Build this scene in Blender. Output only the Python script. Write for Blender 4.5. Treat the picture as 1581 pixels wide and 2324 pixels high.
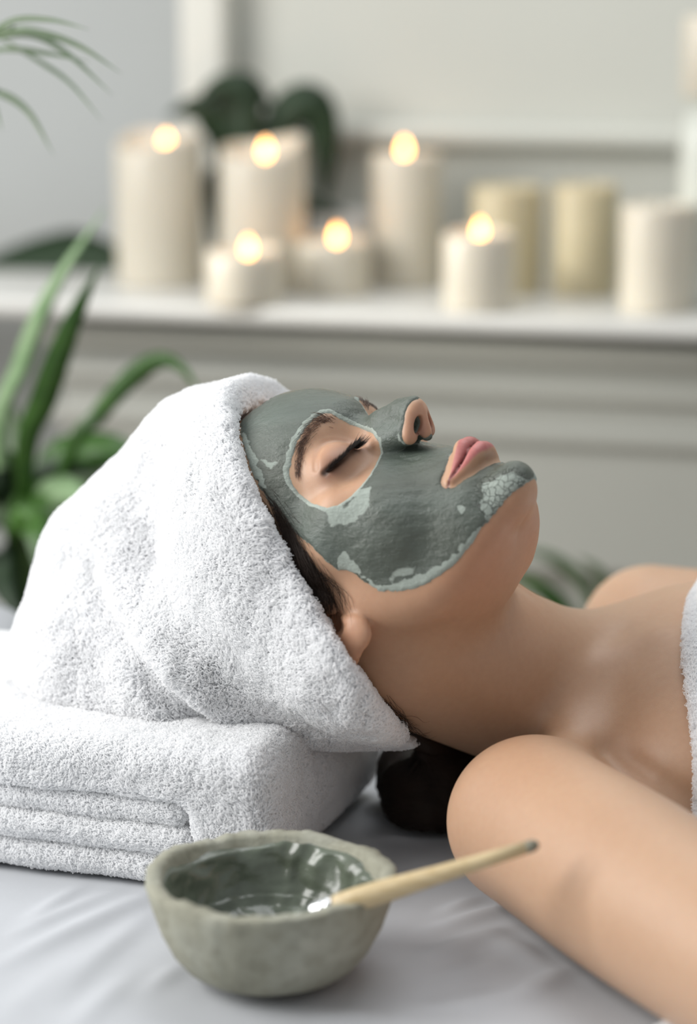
import bpy, bmesh, math, random
import numpy as np
from mathutils import Matrix, Vector

for _o in list(bpy.data.objects): bpy.data.objects.remove(_o, do_unlink=True)
SC = bpy.context.scene; COL = SC.collection
rng = np.random.default_rng(7); random.seed(7)

# ================================================================ camera, world, lamps, exposure
PITCH = math.radians(12.5); F = 5487.0; WPX, HPX = 1581, 2324
CAM = np.array([0.0, 0.0, 0.486])
cd = bpy.data.cameras.new('camera'); cam = bpy.data.objects.new('camera', cd); COL.objects.link(cam)
cam.location = CAM; cam.rotation_euler = (math.pi/2-PITCH, 0, 0)
cd.sensor_fit = 'VERTICAL'; cd.sensor_height = 36.0; cd.lens = F*36.0/HPX
cd.clip_start = 0.05; cd.clip_end = 30
cd.dof.use_dof = True; cd.dof.focus_distance = 1.325; cd.dof.aperture_fstop = 2.9
SC.camera = cam
world = bpy.data.worlds.new('room_light'); SC.world = world; world.use_nodes = True
bg = world.node_tree.nodes['Background']
bg.inputs[0].default_value = (0.93, 0.97, 1.0, 1); bg.inputs[1].default_value = 0.42
def area(name, loc, aim, size, power, color, size_y=None):
    l = bpy.data.lights.new(name, 'AREA'); l.shape = 'RECTANGLE'; l.size = size; l.size_y = size_y or size
    l.energy = power; l.color = color
    o = bpy.data.objects.new(name, l); COL.objects.link(o); o.location = loc
    o.rotation_euler = (Vector(aim)-Vector(loc)).to_track_quat('-Z', 'Y').to_euler()
    return o
area('window_daylight', (-1.75, 1.15, 1.15), (0.1, 1.45, 0.1), 1.3, 54, (1.0, 0.985, 0.96), 1.5)
area('ceiling_daylight', (0.2, 1.9, 1.9), (0.08, 1.4, 0.1), 1.2, 15, (0.97, 0.985, 1.0))
sp = bpy.data.lights.new('low_sunbeam', 'SPOT'); sp.energy = 110; sp.color = (1.0, 0.95, 0.86); sp.spot_size = math.radians(6.0); sp.spot_blend = 0.5; sp.shadow_soft_size = 0.05
so = bpy.data.objects.new('low_sunbeam', sp); COL.objects.link(so); so.location = (-2.0, 1.97, 0.42); so.rotation_euler = (Vector((0.08, 2.295, 0.20))-Vector(so.location)).to_track_quat('-Z', 'Y').to_euler()
SC.view_settings.view_transform = 'Standard'; SC.view_settings.look = 'None'
SC.view_settings.exposure = 0.09; SC.view_settings.gamma = 1.0; SC.view_settings.use_curve_mapping = False

# ================================================================ materials
def material(name):
    m = bpy.data.materials.new(name); m.use_nodes = True
    nt = m.node_tree; return m, nt, nt.nodes['Principled BSDF']
def node(nt, kind, **kw):
    n = nt.nodes.new(kind)
    for k, v in kw.items():
        if k.startswith('_'): n.inputs[k[1:].replace('_', ' ')].default_value = v
        else: setattr(n, k, v)
    return n
def coords(nt): return node(nt, 'ShaderNodeTexCoord').outputs['Object']
def noise(nt, scale, detail=4, rough=0.55, vec=None, stretch=None):
    n = node(nt, 'ShaderNodeTexNoise'); n.inputs['Scale'].default_value = scale
    n.inputs['Detail'].default_value = detail; n.inputs['Roughness'].default_value = rough
    v = vec or coords(nt)
    if stretch:
        mp = node(nt, 'ShaderNodeMapping'); mp.inputs['Scale'].default_value = stretch[:3]
        if len(stretch) > 3: mp.inputs['Rotation'].default_value = stretch[3]
        nt.links.new(v, mp.inputs['Vector']); v = mp.outputs['Vector']
    nt.links.new(v, n.inputs['Vector']); return n.outputs['Fac']
def ramp(nt, fac, stops):
    r = node(nt, 'ShaderNodeValToRGB'); e = r.color_ramp.elements
    while len(e) < len(stops): e.new(0.5)
    for i, (p, c) in enumerate(stops):
        e[i].position = p; e[i].color = (*c, 1) if len(c) == 3 else c
    nt.links.new(fac, r.inputs['Fac']); return r.outputs['Color']
def mixc(nt, fac, a, b, mode='MIX'):
    m = node(nt, 'ShaderNodeMix', data_type='RGBA', blend_type=mode)
    for sock, v in ((m.inputs['Factor'], fac), (m.inputs[6], a), (m.inputs[7], b)):
        if isinstance(v, (int, float)): sock.default_value = v
        elif isinstance(v, tuple): sock.default_value = (*v, 1) if len(v) == 3 else v
        else: nt.links.new(v, sock)
    return m.outputs[2]
def math_(nt, op, a, b=0.0):
    m = node(nt, 'ShaderNodeMath', operation=op)
    for s, v in zip(m.inputs, (a, b)):
        if isinstance(v, (int, float)): s.default_value = v
        else: nt.links.new(v, s)
    return m.outputs[0]
def bumpn(nt, b, height, strength=0.3, dist=0.001, after=None):
    n = node(nt, 'ShaderNodeBump'); n.inputs['Strength'].default_value = strength; n.inputs['Distance'].default_value = dist
    nt.links.new(height, n.inputs['Height'])
    if after is not None: nt.links.new(after, n.inputs['Normal'])
    nt.links.new(n.outputs['Normal'], b.inputs['Normal']); return n.outputs['Normal']
def setp(b, **kw):
    for k, v in kw.items():
        s = b.inputs[k.replace('_', ' ')]
        s.default_value = (*v, 1) if isinstance(v, tuple) and len(v) == 3 and s.type == 'RGBA' else v
def attr(nt, name):
    a = node(nt, 'ShaderNodeAttribute'); a.attribute_name = name; return a

def plain(name, col, rough=0.6, vary=0.06, scale=6, bump=0.0, bscale=200, **kw):
    m, nt, b = material(name)
    f = noise(nt, scale)
    lo = tuple(c*(1-vary) for c in col); hi = tuple(min(1, c*(1+vary)) for c in col)
    nt.links.new(ramp(nt, f, [(0.3, lo), (0.7, hi)]), b.inputs['Base Color'])
    setp(b, Roughness=rough, **kw)
    if bump: bumpn(nt, b, noise(nt, bscale, 3), bump, 0.001)
    return m
M = {}
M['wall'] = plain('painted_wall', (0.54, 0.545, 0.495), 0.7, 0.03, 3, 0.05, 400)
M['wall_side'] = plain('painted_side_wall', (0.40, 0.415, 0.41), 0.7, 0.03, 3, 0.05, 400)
M['trim'] = plain('cream_painted_trim', (0.66, 0.65, 0.59), 0.5, 0.02)
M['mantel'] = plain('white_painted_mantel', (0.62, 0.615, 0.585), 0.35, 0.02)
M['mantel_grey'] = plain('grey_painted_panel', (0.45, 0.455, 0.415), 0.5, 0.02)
M['floor'] = plain('pale_wood_floor', (0.42, 0.36, 0.29), 0.5, 0.15)
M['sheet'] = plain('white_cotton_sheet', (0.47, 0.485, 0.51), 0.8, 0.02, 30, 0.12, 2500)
M['mattress'] = plain('mattress_cover', (0.75, 0.75, 0.74), 0.8)
M['frame'] = plain('bed_frame_wood', (0.55, 0.45, 0.33), 0.5)
M['wax'] = plain('white_candle_wax', (0.60, 0.555, 0.46), 0.33, 0.02, 20, Subsurface_Weight=0.25, Subsurface_Radius=(0.02, 0.014, 0.008), Subsurface_Scale=0.5)
M['wax_cream'] = plain('cream_candle_wax', (0.52, 0.455, 0.30), 0.4, 0.03, 20, Subsurface_Weight=0.2, Subsurface_Radius=(0.02, 0.012, 0.006), Subsurface_Scale=0.5)
M['wick'] = plain('charred_wick', (0.03, 0.025, 0.02), 0.9)
m, nt, b = material('candle_flame'); M['flame'] = m
setp(b, Base_Color=(0, 0, 0), Emission_Color=(1.0, 0.45, 0.11), Emission_Strength=13.0)
def leafmat(name, dark, light, rough=0.4):
    m, nt, b = material(name)
    f = noise(nt, 9, 3, stretch=(1, 1, 6))
    nt.links.new(ramp(nt, f, [(0.3, dark), (0.75, light)]), b.inputs['Base Color'])
    setp(b, Roughness=rough); return m
M['leaf'] = leafmat('green_leaf', (0.022, 0.075, 0.010), (0.06, 0.15, 0.022))
M['leaf_dark'] = leafmat('dark_green_leaf', (0.008, 0.024, 0.006), (0.016, 0.042, 0.012), 0.55)
M['leaf_pale'] = leafmat('pale_green_leaf', (0.17, 0.28, 0.13), (0.27, 0.38, 0.21), 0.5)
M['leaf_olive'] = leafmat('grey_green_leaf', (0.08, 0.13, 0.065), (0.14, 0.19, 0.10), 0.5)
M['soil'] = plain('potting_soil', (0.05, 0.035, 0.025), 0.95)
M['pot'] = plain('pale_ceramic_pot', (0.62, 0.60, 0.56), 0.4)
M['glass'] = plain('pale_ceramic_holder', (0.62, 0.64, 0.58), 0.3)
# terry cloth and its loops
m, nt, b = material('white_terry_cloth'); M['terry'] = m
nt.links.new(ramp(nt, noise(nt, 160, 3), [(0.3, (0.93, 0.935, 0.95)), (0.7, (0.96, 0.965, 0.975))]), b.inputs['Base Color'])
setp(b, Roughness=0.9, Sheen_Weight=0.3); bumpn(nt, b, noise(nt, 900, 4, 0.7), 0.7, 0.0015)
m, nt, b = material('white_terry_loops'); M['loops'] = m
setp(b, Base_Color=(0.98, 0.983, 0.99), Roughness=0.8)
tr = node(nt, 'ShaderNodeBsdfTranslucent'); tr.inputs['Color'].default_value = (0.98, 0.983, 0.99, 1)
mx = node(nt, 'ShaderNodeMixShader'); mx.inputs[0].default_value = 0.5
nt.links.new(b.outputs[0], mx.inputs[1]); nt.links.new(tr.outputs[0], mx.inputs[2])
nt.links.new(mx.outputs[0], nt.nodes['Material Output'].inputs['Surface'])
# skin
m, nt, b = material('skin'); M['skin'] = m
a = attr(nt, 'tint').outputs['Color']
f = noise(nt, 18, 5); f2 = noise(nt, 260, 3)
c = mixc(nt, 0.35, a, ramp(nt, f, [(0.25, (0.86, 0.80, 0.78)), (0.75, (1.0, 1.0, 1.0))]), 'MULTIPLY')
c = mixc(nt, 0.16, c, ramp(nt, f2, [(0.3, (0.7, 0.62, 0.58)), (0.7, (1.0, 1.0, 1.0))]), 'MULTIPLY')
nt.links.new(c, b.inputs['Base Color'])
setp(b, Roughness=0.46, Subsurface_Weight=0.35, Subsurface_Radius=(0.0075, 0.0030, 0.0016), Subsurface_Scale=1.0, Specular_IOR_Level=0.42)
b.subsurface_method = 'RANDOM_WALK'
n1 = bumpn(nt, b, noise(nt, 1500, 3, 0.6), 0.12, 0.0006)
# clay on the face
m, nt, b = material('green_clay_mask'); M['clay_mask'] = m
dry = attr(nt, 'dry').outputs['Fac']
streak = noise(nt, 150, 6, 0.68, stretch=(0.16, 1.0, 1.0, (0.4, -0.35, 0.75)))
broad = noise(nt, 26, 3, 0.5, stretch=(0.4, 1.0, 1.0, (0.4, -0.35, 0.75)))
fine = noise(nt, 700, 5, 0.7)
d2 = math_(nt, 'ADD', dry, math_(nt, 'MULTIPLY', math_(nt, 'SUBTRACT', streak, 0.5), 1.0))
dm = ramp(nt, d2, [(0.38, (0, 0, 0)), (0.62, (1, 1, 1))])
wet = mixc(nt, 0.5, ramp(nt, streak, [(0.3, (0.070, 0.085, 0.065)), (0.72, (0.120, 0.145, 0.117))]), ramp(nt, broad, [(0.35, (0.070, 0.076, 0.058)), (0.65, (0.118, 0.146, 0.130))]))
dryc = ramp(nt, fine, [(0.3, (0.31, 0.35, 0.31)), (0.7, (0.39, 0.44, 0.395))])
vor = node(nt, 'ShaderNodeTexVoronoi', feature='DISTANCE_TO_EDGE'); vor.inputs['Scale'].default_value = 260
wv = node(nt, 'ShaderNodeVectorMath', operation='ADD'); nw = node(nt, 'ShaderNodeTexNoise'); nw.inputs['Scale'].default_value = 180
nt.links.new(coords(nt), nw.inputs['Vector'])
sc_ = node(nt, 'ShaderNodeVectorMath', operation='SCALE'); sc_.inputs['Scale'].default_value = 0.006
nt.links.new(nw.outputs['Color'], sc_.inputs[0]); nt.links.new(coords(nt), wv.inputs[0]); nt.links.new(sc_.outputs[0], wv.inputs[1])
nt.links.new(wv.outputs[0], vor.inputs['Vector'])
crack = ramp(nt, vor.outputs['Distance'], [(0.0, (1, 1, 1)), (0.055, (0, 0, 0))])
ck = math_(nt, 'MULTIPLY', crack, attr(nt, 'crack').outputs['Fac'])
c = mixc(nt, dm, wet, dryc)
c = mixc(nt, math_(nt, 'MULTIPLY', ck, 0.75), c, (0.06, 0.07, 0.055))
nt.links.new(c, b.inputs['Base Color'])
nt.links.new(ramp(nt, dm, [(0.0, (0.27,)*3), (1.0, (0.85,)*3)]), b.inputs['Roughness'])
setp(b, Specular_IOR_Level=0.65)
hh = math_(nt, 'ADD', math_(nt, 'MULTIPLY', streak, 1.0), math_(nt, 'MULTIPLY', fine, 0.35))
hh = math_(nt, 'SUBTRACT', hh, math_(nt, 'MULTIPLY', ck, 0.8))
bumpn(nt, b, hh, 0.9, 0.0013)
# clay in the bowl
m, nt, b = material('wet_clay'); M['wet_clay'] = m
nt.links.new(ramp(nt, noise(nt, 60, 5), [(0.3, (0.085, 0.098, 0.072)), (0.7, (0.14, 0.165, 0.125))]), b.inputs['Base Color'])
setp(b, Roughness=0.22, Specular_IOR_Level=0.6); bumpn(nt, b, noise(nt, 140, 4), 0.25, 0.002)
# raw concrete bowl
m, nt, b = material('rough_stoneware'); M['bowl'] = m
f = noise(nt, 24, 8, 0.62); g_ = noise(nt, 95, 6, 0.7)
c = ramp(nt, f, [(0.28, (0.22, 0.215, 0.165)), (0.48, (0.315, 0.31, 0.245)), (0.58, (0.345, 0.345, 0.285)), (0.72, (0.43, 0.42, 0.355))])
c = mixc(nt, 0.32, c, ramp(nt, g_, [(0.34, (0.45, 0.44, 0.40)), (0.5, (0.95, 0.95, 0.93)), (0.7, (1.0, 1.0, 1.0))]), 'MULTIPLY')
nt.links.new(c, b.inputs['Base Color']); setp(b, Roughness=0.85)
bumpn(nt, b, noise(nt, 220, 5, 0.7), 0.45, 0.0012)
m, nt, b = material('brush_wood'); M['wood'] = m
nt.links.new(ramp(nt, noise(nt, 40, 5, stretch=(1, 14, 14)), [(0.3, (0.50, 0.37, 0.19)), (0.7, (0.64, 0.52, 0.32))]), b.inputs['Base Color'])
setp(b, Roughness=0.42)
M['wood_end'] = plain('worn_handle_end', (0.20, 0.19, 0.14), 0.6)
M['ferrule'] = plain('steel_ferrule', (0.72, 0.73, 0.74), 0.22, 0.03, Metallic=1.0)
M['hair'] = plain('dark_brown_hair', (0.022, 0.013, 0.009), 0.55, 0.25, 60, Specular_IOR_Level=0.3)
M['brow'] = plain('brown_brow_hair', (0.085, 0.045, 0.030), 0.5, 0.1)
M['lash'] = plain('black_lash', (0.006, 0.005, 0.005), 0.5, 0.1)

# ================================================================ object helpers
def tag(o, label=None, cat=None, group=None, kind=None):
    if label: o['label'] = label
    if cat: o['category'] = cat
    if group: o['group'] = group
    if kind: o['kind'] = kind
    return o
def empty(name, loc=(0, 0, 0)):
    o = bpy.data.objects.new(name, None); COL.objects.link(o); o.location = loc; o.empty_display_size = 0.02; return o
def mesh_obj(name, V, Fc, mat, parent=None, smooth=True):
    me = bpy.data.meshes.new(name); me.from_pydata(np.asarray(V).tolist(), [], [list(map(int, q)) for q in Fc]); me.update()
    if smooth: me.polygons.foreach_set('use_smooth', [True]*len(me.polygons))
    if mat is not None: me.materials.append(mat)
    o = bpy.data.objects.new(name, me); COL.objects.link(o)
    if parent is not None:
        o.parent = parent; o.matrix_parent_inverse = Matrix.Translation(-Vector(parent.location))
    return o
def point_attr(o, name, vals, kind='FLOAT'):
    a = o.data.attributes.new(name, kind, 'POINT')
    if kind == 'FLOAT': a.data.foreach_set('value', np.asarray(vals, np.float32).ravel())
    else: a.data.foreach_set('color', np.concatenate([vals, np.ones((len(vals), 1))], 1).astype(np.float32).ravel())
def strands(name, pts, radii, mat, parent=None):
    """pts (n, k, 3), radii (k,) or (n, k): fine hair as one curves object"""
    n, k = pts.shape[:2]
    h = bpy.data.hair_curves.new(name); h.add_curves([k]*n)
    h.attributes['position'].data.foreach_set('vector', pts.astype(np.float32).ravel())
    a = h.attributes.get('radius') or h.attributes.new('radius', 'FLOAT', 'POINT')
    a.data.foreach_set('value', np.broadcast_to(radii, (n, k)).astype(np.float32).ravel())
    h.materials.append(mat)
    o = bpy.data.objects.new(name, h); COL.objects.link(o)
    if parent is not None:
        o.parent = parent; o.matrix_parent_inverse = Matrix.Translation(-Vector(parent.location))
    return o
def box(lo, hi, bev=0.0, seg=2):
    bm = bmesh.new(); bmesh.ops.create_cube(bm, size=1)
    lo, hi = Vector(lo), Vector(hi)
    for v in bm.verts: v.co = Vector(((v.co[i]+0.5)*(hi[i]-lo[i])+lo[i]) for i in range(3))
    if bev: bmesh.ops.bevel(bm, geom=bm.edges[:], offset=bev, segments=seg, affect='EDGES', profile=0.5)
    return bm
def bm_obj(name, bm, mat, parent=None, smooth=False, xf=None):
    if xf is not None: bmesh.ops.transform(bm, matrix=xf, verts=bm.verts[:])
    bmesh.ops.recalc_face_normals(bm, faces=bm.faces[:])
    me = bpy.data.meshes.new(name); bm.to_mesh(me); bm.free(); me.materials.append(mat)
    if smooth: me.polygons.foreach_set('use_smooth', [True]*len(me.polygons))
    o = bpy.data.objects.new(name, me); COL.objects.link(o)
    if parent is not None:
        o.parent = parent; o.matrix_parent_inverse = Matrix.Translation(-Vector(parent.location))
    return o
def lathe(prof, n=48, wob=None):
    """profile (r, z) turned about z; wob(angle, i) scales the radius"""
    V, Fc = [], []
    for i, (r, z) in enumerate(prof):
        for j in range(n):
            a = 2*math.pi*j/n; s = wob(a, i) if wob else (1, 0)
            V.append((r*s[0]*math.cos(a), r*s[0]*math.sin(a), z+s[1]))
    for i in range(len(prof)-1):
        for j in range(n):
            k = (j+1) % n; Fc.append((i*n+j, i*n+k, (i+1)*n+k, (i+1)*n+j))
    return V, Fc
def tube_mesh(P, R, n=12, cap=True):
    P = np.asarray(P, float); V, Fc = [], []
    for i in range(len(P)):
        t = P[min(i+1, len(P)-1)]-P[max(i-1, 0)]; t /= np.linalg.norm(t)
        u = np.cross(t, [0.13, 0.2, 0.97]); u /= np.linalg.norm(u); w = np.cross(t, u)
        for j in range(n):
            a = 2*math.pi*j/n; V.append(P[i]+R[i]*(math.cos(a)*u+math.sin(a)*w))
    for i in range(len(P)-1):
        for j in range(n):
            k = (j+1) % n; Fc.append((i*n+j, i*n+k, (i+1)*n+k, (i+1)*n+j))
    if cap: Fc += [tuple(range(n))[::-1], tuple(range((len(P)-1)*n, len(P)*n))]
    return V, Fc
def vnoise(P, scale, seed=0):
    """smooth value noise on points, about -1..1"""
    P = np.asarray(P, float)*scale+seed*17.31; i = np.floor(P).astype(np.int64); f = P-i; f = f*f*(3-2*f); out = 0
    for a in (0, 1):
        for b_ in (0, 1):
            for c_ in (0, 1):
                h = ((i[:, 0]+a)*374761393+(i[:, 1]+b_)*668265263+(i[:, 2]+c_)*2147483647+seed*1013) & 0xffffffff
                h = ((h ^ (h >> 13))*1274126177) & 0xffffffff; h = (h ^ (h >> 16)) & 0xffff
                w = (f[:, 0] if a else 1-f[:, 0])*(f[:, 1] if b_ else 1-f[:, 1])*(f[:, 2] if c_ else 1-f[:, 2])
                out = out+w*(h/32767.5-1)
    return out
CX = np.array([1.0, 0, 0]); CU = np.array([0, math.sin(PITCH), math.cos(PITCH)]); CZ = np.array([0, -math.cos(PITCH), math.sin(PITCH)])
# ---------------------------------------------------------------- camera frame used for measuring
def ray(px, py):
    return CX*((px-WPX/2)/F) + CU*(-(py-HPX/2)/F) - CZ
def at_y(px, py, y):                       # the point of a sight line at a given distance into the room
    d = ray(px, py); return CAM + d*((y-CAM[1])/d[1])
def at_z(px, py, z=0.0):                   # the point of a sight line at a given height above the bed
    d = ray(px, py); return CAM + d*((z-CAM[2])/d[2])
def to_px(P):
    q = np.asarray(P)-CAM; z = -(q@CZ)
    return np.stack([WPX/2+F*(q@CX)/z, HPX/2-F*(q@CU)/z], -1)

# ---------------------------------------------------------------- distance-field sculpting
def smin(a, b, k):
    h = np.maximum(k-np.abs(a-b), 0)/k
    return np.minimum(a, b)-h*h*k*0.25
def smax(a, b, k): return -smin(-a, -b, k)
def ell(p, c, r, R=None):
    q = p-np.asarray(c, p.dtype)
    if R is not None: q = q@np.asarray(R, p.dtype)
    r = np.asarray(r, p.dtype)
    k0 = np.sqrt(((q/r)**2).sum(-1)); k1 = np.sqrt(((q/(r*r))**2).sum(-1))+1e-9
    return k0*(k0-1)/k1
def cone(p, a, b, ra, rb):
    a = np.asarray(a, p.dtype); b = np.asarray(b, p.dtype)
    pa = p-a; ba = b-a
    h = np.clip((pa@ba)/(ba@ba), 0, 1)
    return np.sqrt(((pa-h[:, None]*ba)**2).sum(-1))-(ra+(rb-ra)*h)
def chain(p, pts, k=None):
    d = None
    for (a, b) in zip(pts[:-1], pts[1:]):
        e = cone(p, a[:3], b[:3], a[3], b[3])
        d = e if d is None else (np.minimum(d, e) if k is None else smin(d, e, k))
    return d
def bump(p, c, s, R=None):
    q = p-np.asarray(c, p.dtype)
    if R is not None: q = q@np.asarray(R, p.dtype)
    return np.exp(-((q/np.asarray(s, p.dtype))**2).sum(-1))
def rot(ax, deg):
    t = math.radians(deg); c, s = math.cos(t), math.sin(t)
    return {'x': np.array([[1,0,0],[0,c,-s],[0,s,c]]), 'y': np.array([[c,0,s],[0,1,0],[-s,0,c]]), 'z': np.array([[c,-s,0],[s,c,0],[0,0,1]])}[ax]

def surface_net(f, lo, hi, h, B=8, margin=0.012):
    """vertices and quads of f = 0 inside the box lo..hi at step h; only blocks near the surface are sampled."""
    lo = np.asarray(lo, float); n = np.ceil((np.asarray(hi)-lo)/h/B).astype(int)*B
    nb = n//B
    g = np.stack(np.meshgrid(*[np.arange(k) for k in nb], indexing='ij'), -1).reshape(-1, 3)
    c = lo+(g+0.5)*B*h
    fc = f(c)
    V = np.repeat(np.repeat(np.repeat(fc.reshape(nb), B, 0), B, 1), B, 2).astype(np.float32)
    V = np.pad(V, ((0,1),)*3, mode='edge')
    keep = g[np.abs(fc) < B*h*0.87+margin]
    o = np.stack(np.meshgrid(*[np.arange(B+1)]*3, indexing='ij'), -1).reshape(-1, 3)
    for i in range(0, len(keep), 400):
        kk = keep[i:i+400]
        idx = (kk[:, None, :]*B+o[None]).reshape(-1, 3)
        V[idx[:, 0], idx[:, 1], idx[:, 2]] = f(lo+idx*h)
    S = V < 0
    sh = lambda A, i, j, k: A[i:A.shape[0]-1+i, j:A.shape[1]-1+j, k:A.shape[2]-1+k]
    cnt = sum(sh(S, i, j, k).astype(np.int8) for i in (0,1) for j in (0,1) for k in (0,1))
    act = np.argwhere((cnt > 0) & (cnt < 8))
    vid = np.full(cnt.shape, -1, np.int64); vid[tuple(act.T)] = np.arange(len(act))
    acc = np.zeros((len(act), 3)); num = np.zeros(len(act))
    cor = [(i,j,k) for i in (0,1) for j in (0,1) for k in (0,1)]
    vals = {q: V[act[:,0]+q[0], act[:,1]+q[1], act[:,2]+q[2]] for q in cor}
    for a in cor:
        for ax in range(3):
            if a[ax]: continue
            b = tuple(a[m]+(m == ax) for m in range(3))
            va, vb = vals[a], vals[b]; m = (va < 0) != (vb < 0)
            t = np.where(m, va/np.where(m, va-vb, 1), 0)
            pt = np.tile(np.array(a, float), (len(act), 1)); pt[:, ax] += t
            acc += pt*m[:, None]; num += m
    verts = lo+(act+acc/num[:, None])*h
    quads = []
    for ax in range(3):
        u, v = [(1,2),(2,0),(0,1)][ax]
        A = np.take(S, range(0, S.shape[ax]-1), ax); Bq = np.take(S, range(1, S.shape[ax]), ax)
        e = np.argwhere(A != Bq)
        ok = (e[:, u] > 0) & (e[:, v] > 0) & (e[:, u] < cnt.shape[u]) & (e[:, v] < cnt.shape[v])
        e = e[ok]
        flip = ~A[tuple(e.T)]
        def cell(du, dv):
            q = e.copy(); q[:, u] += du; q[:, v] += dv; return vid[tuple(q.T)]
        Q = np.stack([cell(-1,-1), cell(0,-1), cell(0,0), cell(-1,0)], 1)
        Q[flip] = Q[flip][:, ::-1]
        quads.append(Q)
    quads = np.concatenate(quads)
    return verts, quads[(quads >= 0).all(1)]
def grad(f, P, e=0.0004):
    G = np.empty_like(P)
    for i in range(3):
        d = np.zeros(3); d[i] = e
        G[:, i] = (f(P+d)-f(P-d))/(2*e)
    return G
def settle(f, P, it=2, lim=0.002):
    for _ in range(it):
        v = f(P); G = np.stack([(f(P+np.eye(3)[i]*0.0004)-v)/0.0004 for i in range(3)], 1)
        s = v[:, None]*G/((G**2).sum(1)[:, None]+0.05)
        l = np.sqrt((s**2).sum(1)); s *= np.minimum(1, lim/(l+1e-12))[:, None]
        P = P-s
    return P
def refine(P, quads, other, sel):
    """splits the chosen quads into four; neighbours take the new edge points."""
    S = quads[sel]; R = quads[~sel]; N = len(P)
    E = np.stack([S, np.roll(S, -1, 1)], -1); E.sort(-1)
    key = E[..., 0]*N+E[..., 1]
    u, inv = np.unique(key, return_inverse=True); inv = inv.reshape(key.shape)
    mid = N+inv; c = N+len(u)+np.arange(len(S))
    P2 = np.concatenate([P, (P[u//N]+P[u % N])/2, P[S].mean(1)])
    ch = np.concatenate([np.stack([S[:, j], mid[:, j], c, mid[:, j-1]], 1) for j in range(4)])
    ER = np.stack([R, np.roll(R, -1, 1)], -1); ER.sort(-1)
    hit = np.isin(ER[..., 0]*N+ER[..., 1], u).any(1)
    look = {int(k): N+i for i, k in enumerate(u)}
    new = []
    for q in [list(x) for x in R[hit]]+[list(x) for x in other]:
        r = []
        for j in range(len(q)):
            a, b = int(q[j]), int(q[(j+1) % len(q)]); r.append(a)
            k = min(a, b)*N+max(a, b)
            if k in look: r.append(look[k])
        new.append(r)
    return P2, np.concatenate([R[~hit], ch]), new
def components_keep_largest(nv, quads):
    lab = np.arange(nv)
    E = np.concatenate([quads[:, [0,1]], quads[:, [1,2]], quads[:, [2,3]], quads[:, [3,0]]])
    while True:
        m = np.minimum(lab[E[:, 0]], lab[E[:, 1]]); l2 = lab.copy()
        np.minimum.at(l2, E[:, 0], m); np.minimum.at(l2, E[:, 1], m)
        l2 = l2[l2]
        if (l2 == lab).all(): break
        lab = l2
    u, c = np.unique(lab, return_counts=True)
    return lab == u[np.argmax(c)]
# ---------------------------------------------------------------- the woman: head frame fitted to the photograph
HR = np.array([[-0.57708422,0.09992424,-0.81054855],[-0.25110179,0.92270043,0.2925266],[0.77712399,0.37234268,-0.5073847]])
HT = np.array([0.0089012,0.0512291,-1.33])
C2W = np.stack([CX, CU, CZ], 1)
RH = C2W@HR; TH = CAM+C2W@HT
def to_head(P): return ((P-TH)@RH)*1000.0           # millimetres: x to her right, y out of the face, z to the crown
def from_head(Q): return (np.asarray(Q, float)/1000.0)@RH.T+TH
def head_ray(px, py):
    return (CAM-TH)@RH*1000, ray(px, py)@RH
def at_x(px, py, x):
    o, d = head_ray(px, py); return o+d*((x-o[0])/d[0])

def pline(P, G):
    d = None
    for a, b_ in zip(G[:-1], G[1:]):
        e = cone(P, a, b_, 0, 0); d = e if d is None else np.minimum(d, e)
    return d
def curve(pts, n=5):
    """a smooth run of spheres through control points (Catmull-Rom)"""
    p = np.array(pts, float); p = np.concatenate([[2*p[0]-p[1]], p, [2*p[-1]-p[-2]]])
    out = []
    for i in range(1, len(p)-2):
        for t in np.arange(n)/n:
            a, b_, c, e = p[i-1], p[i], p[i+1], p[i+2]
            out.append(0.5*(2*b_+(c-a)*t+(2*a-5*b_+4*c-e)*t*t+(3*b_-a-3*c+e)*t**3))
    return out+[p[-2]]
LID = curve([(15.5,-10.5,-8,.5),(23,-8.4,-10.8,.5),(31,-9.0,-12.0,.5),(38,-12.2,-11.2,.5),(45.5,-18,-8,.5)])
FOLD = curve([(18,-8,-2,.5),(24,-7.2,2.5,.5),(31,-8.2,5,.5),(39,-12,3,.5),(45.5,-17.5,-2,.5)])
LIP_U = curve([(0,2.8,-66.9,5.5),(4,2.9,-66.9,5.1),(11,-0.6,-69.4,3.6),(17,-4.2,-71.4,2.2),(22,-8.2,-72.2,1.5)])
LIP_L = curve([(0,3.8,-75.2,5.2),(6,2.4,-75.4,4.8),(12.5,-1.6,-75.2,3.3),(17.5,-4.6,-74.4,2.1),(22,-8.2,-72.7,1.5)])
_n = np.array([.40,.335,-.853]); _f = np.array([-.42,.86,.2]); _f -= _n*(_f@_n); _f /= np.linalg.norm(_f); _n /= np.linalg.norm(_n)
NB = np.stack([np.cross(_f, _n), _f, _n], 1)
SEAM = [(0,0,-71.3),(5,0,-72.0),(12,0,-72.9),(19,0,-73.1),(23.2,0,-72.3)]
def seam_d(s):
    return pline(s*np.array([1,0,1]), SEAM)
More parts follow.
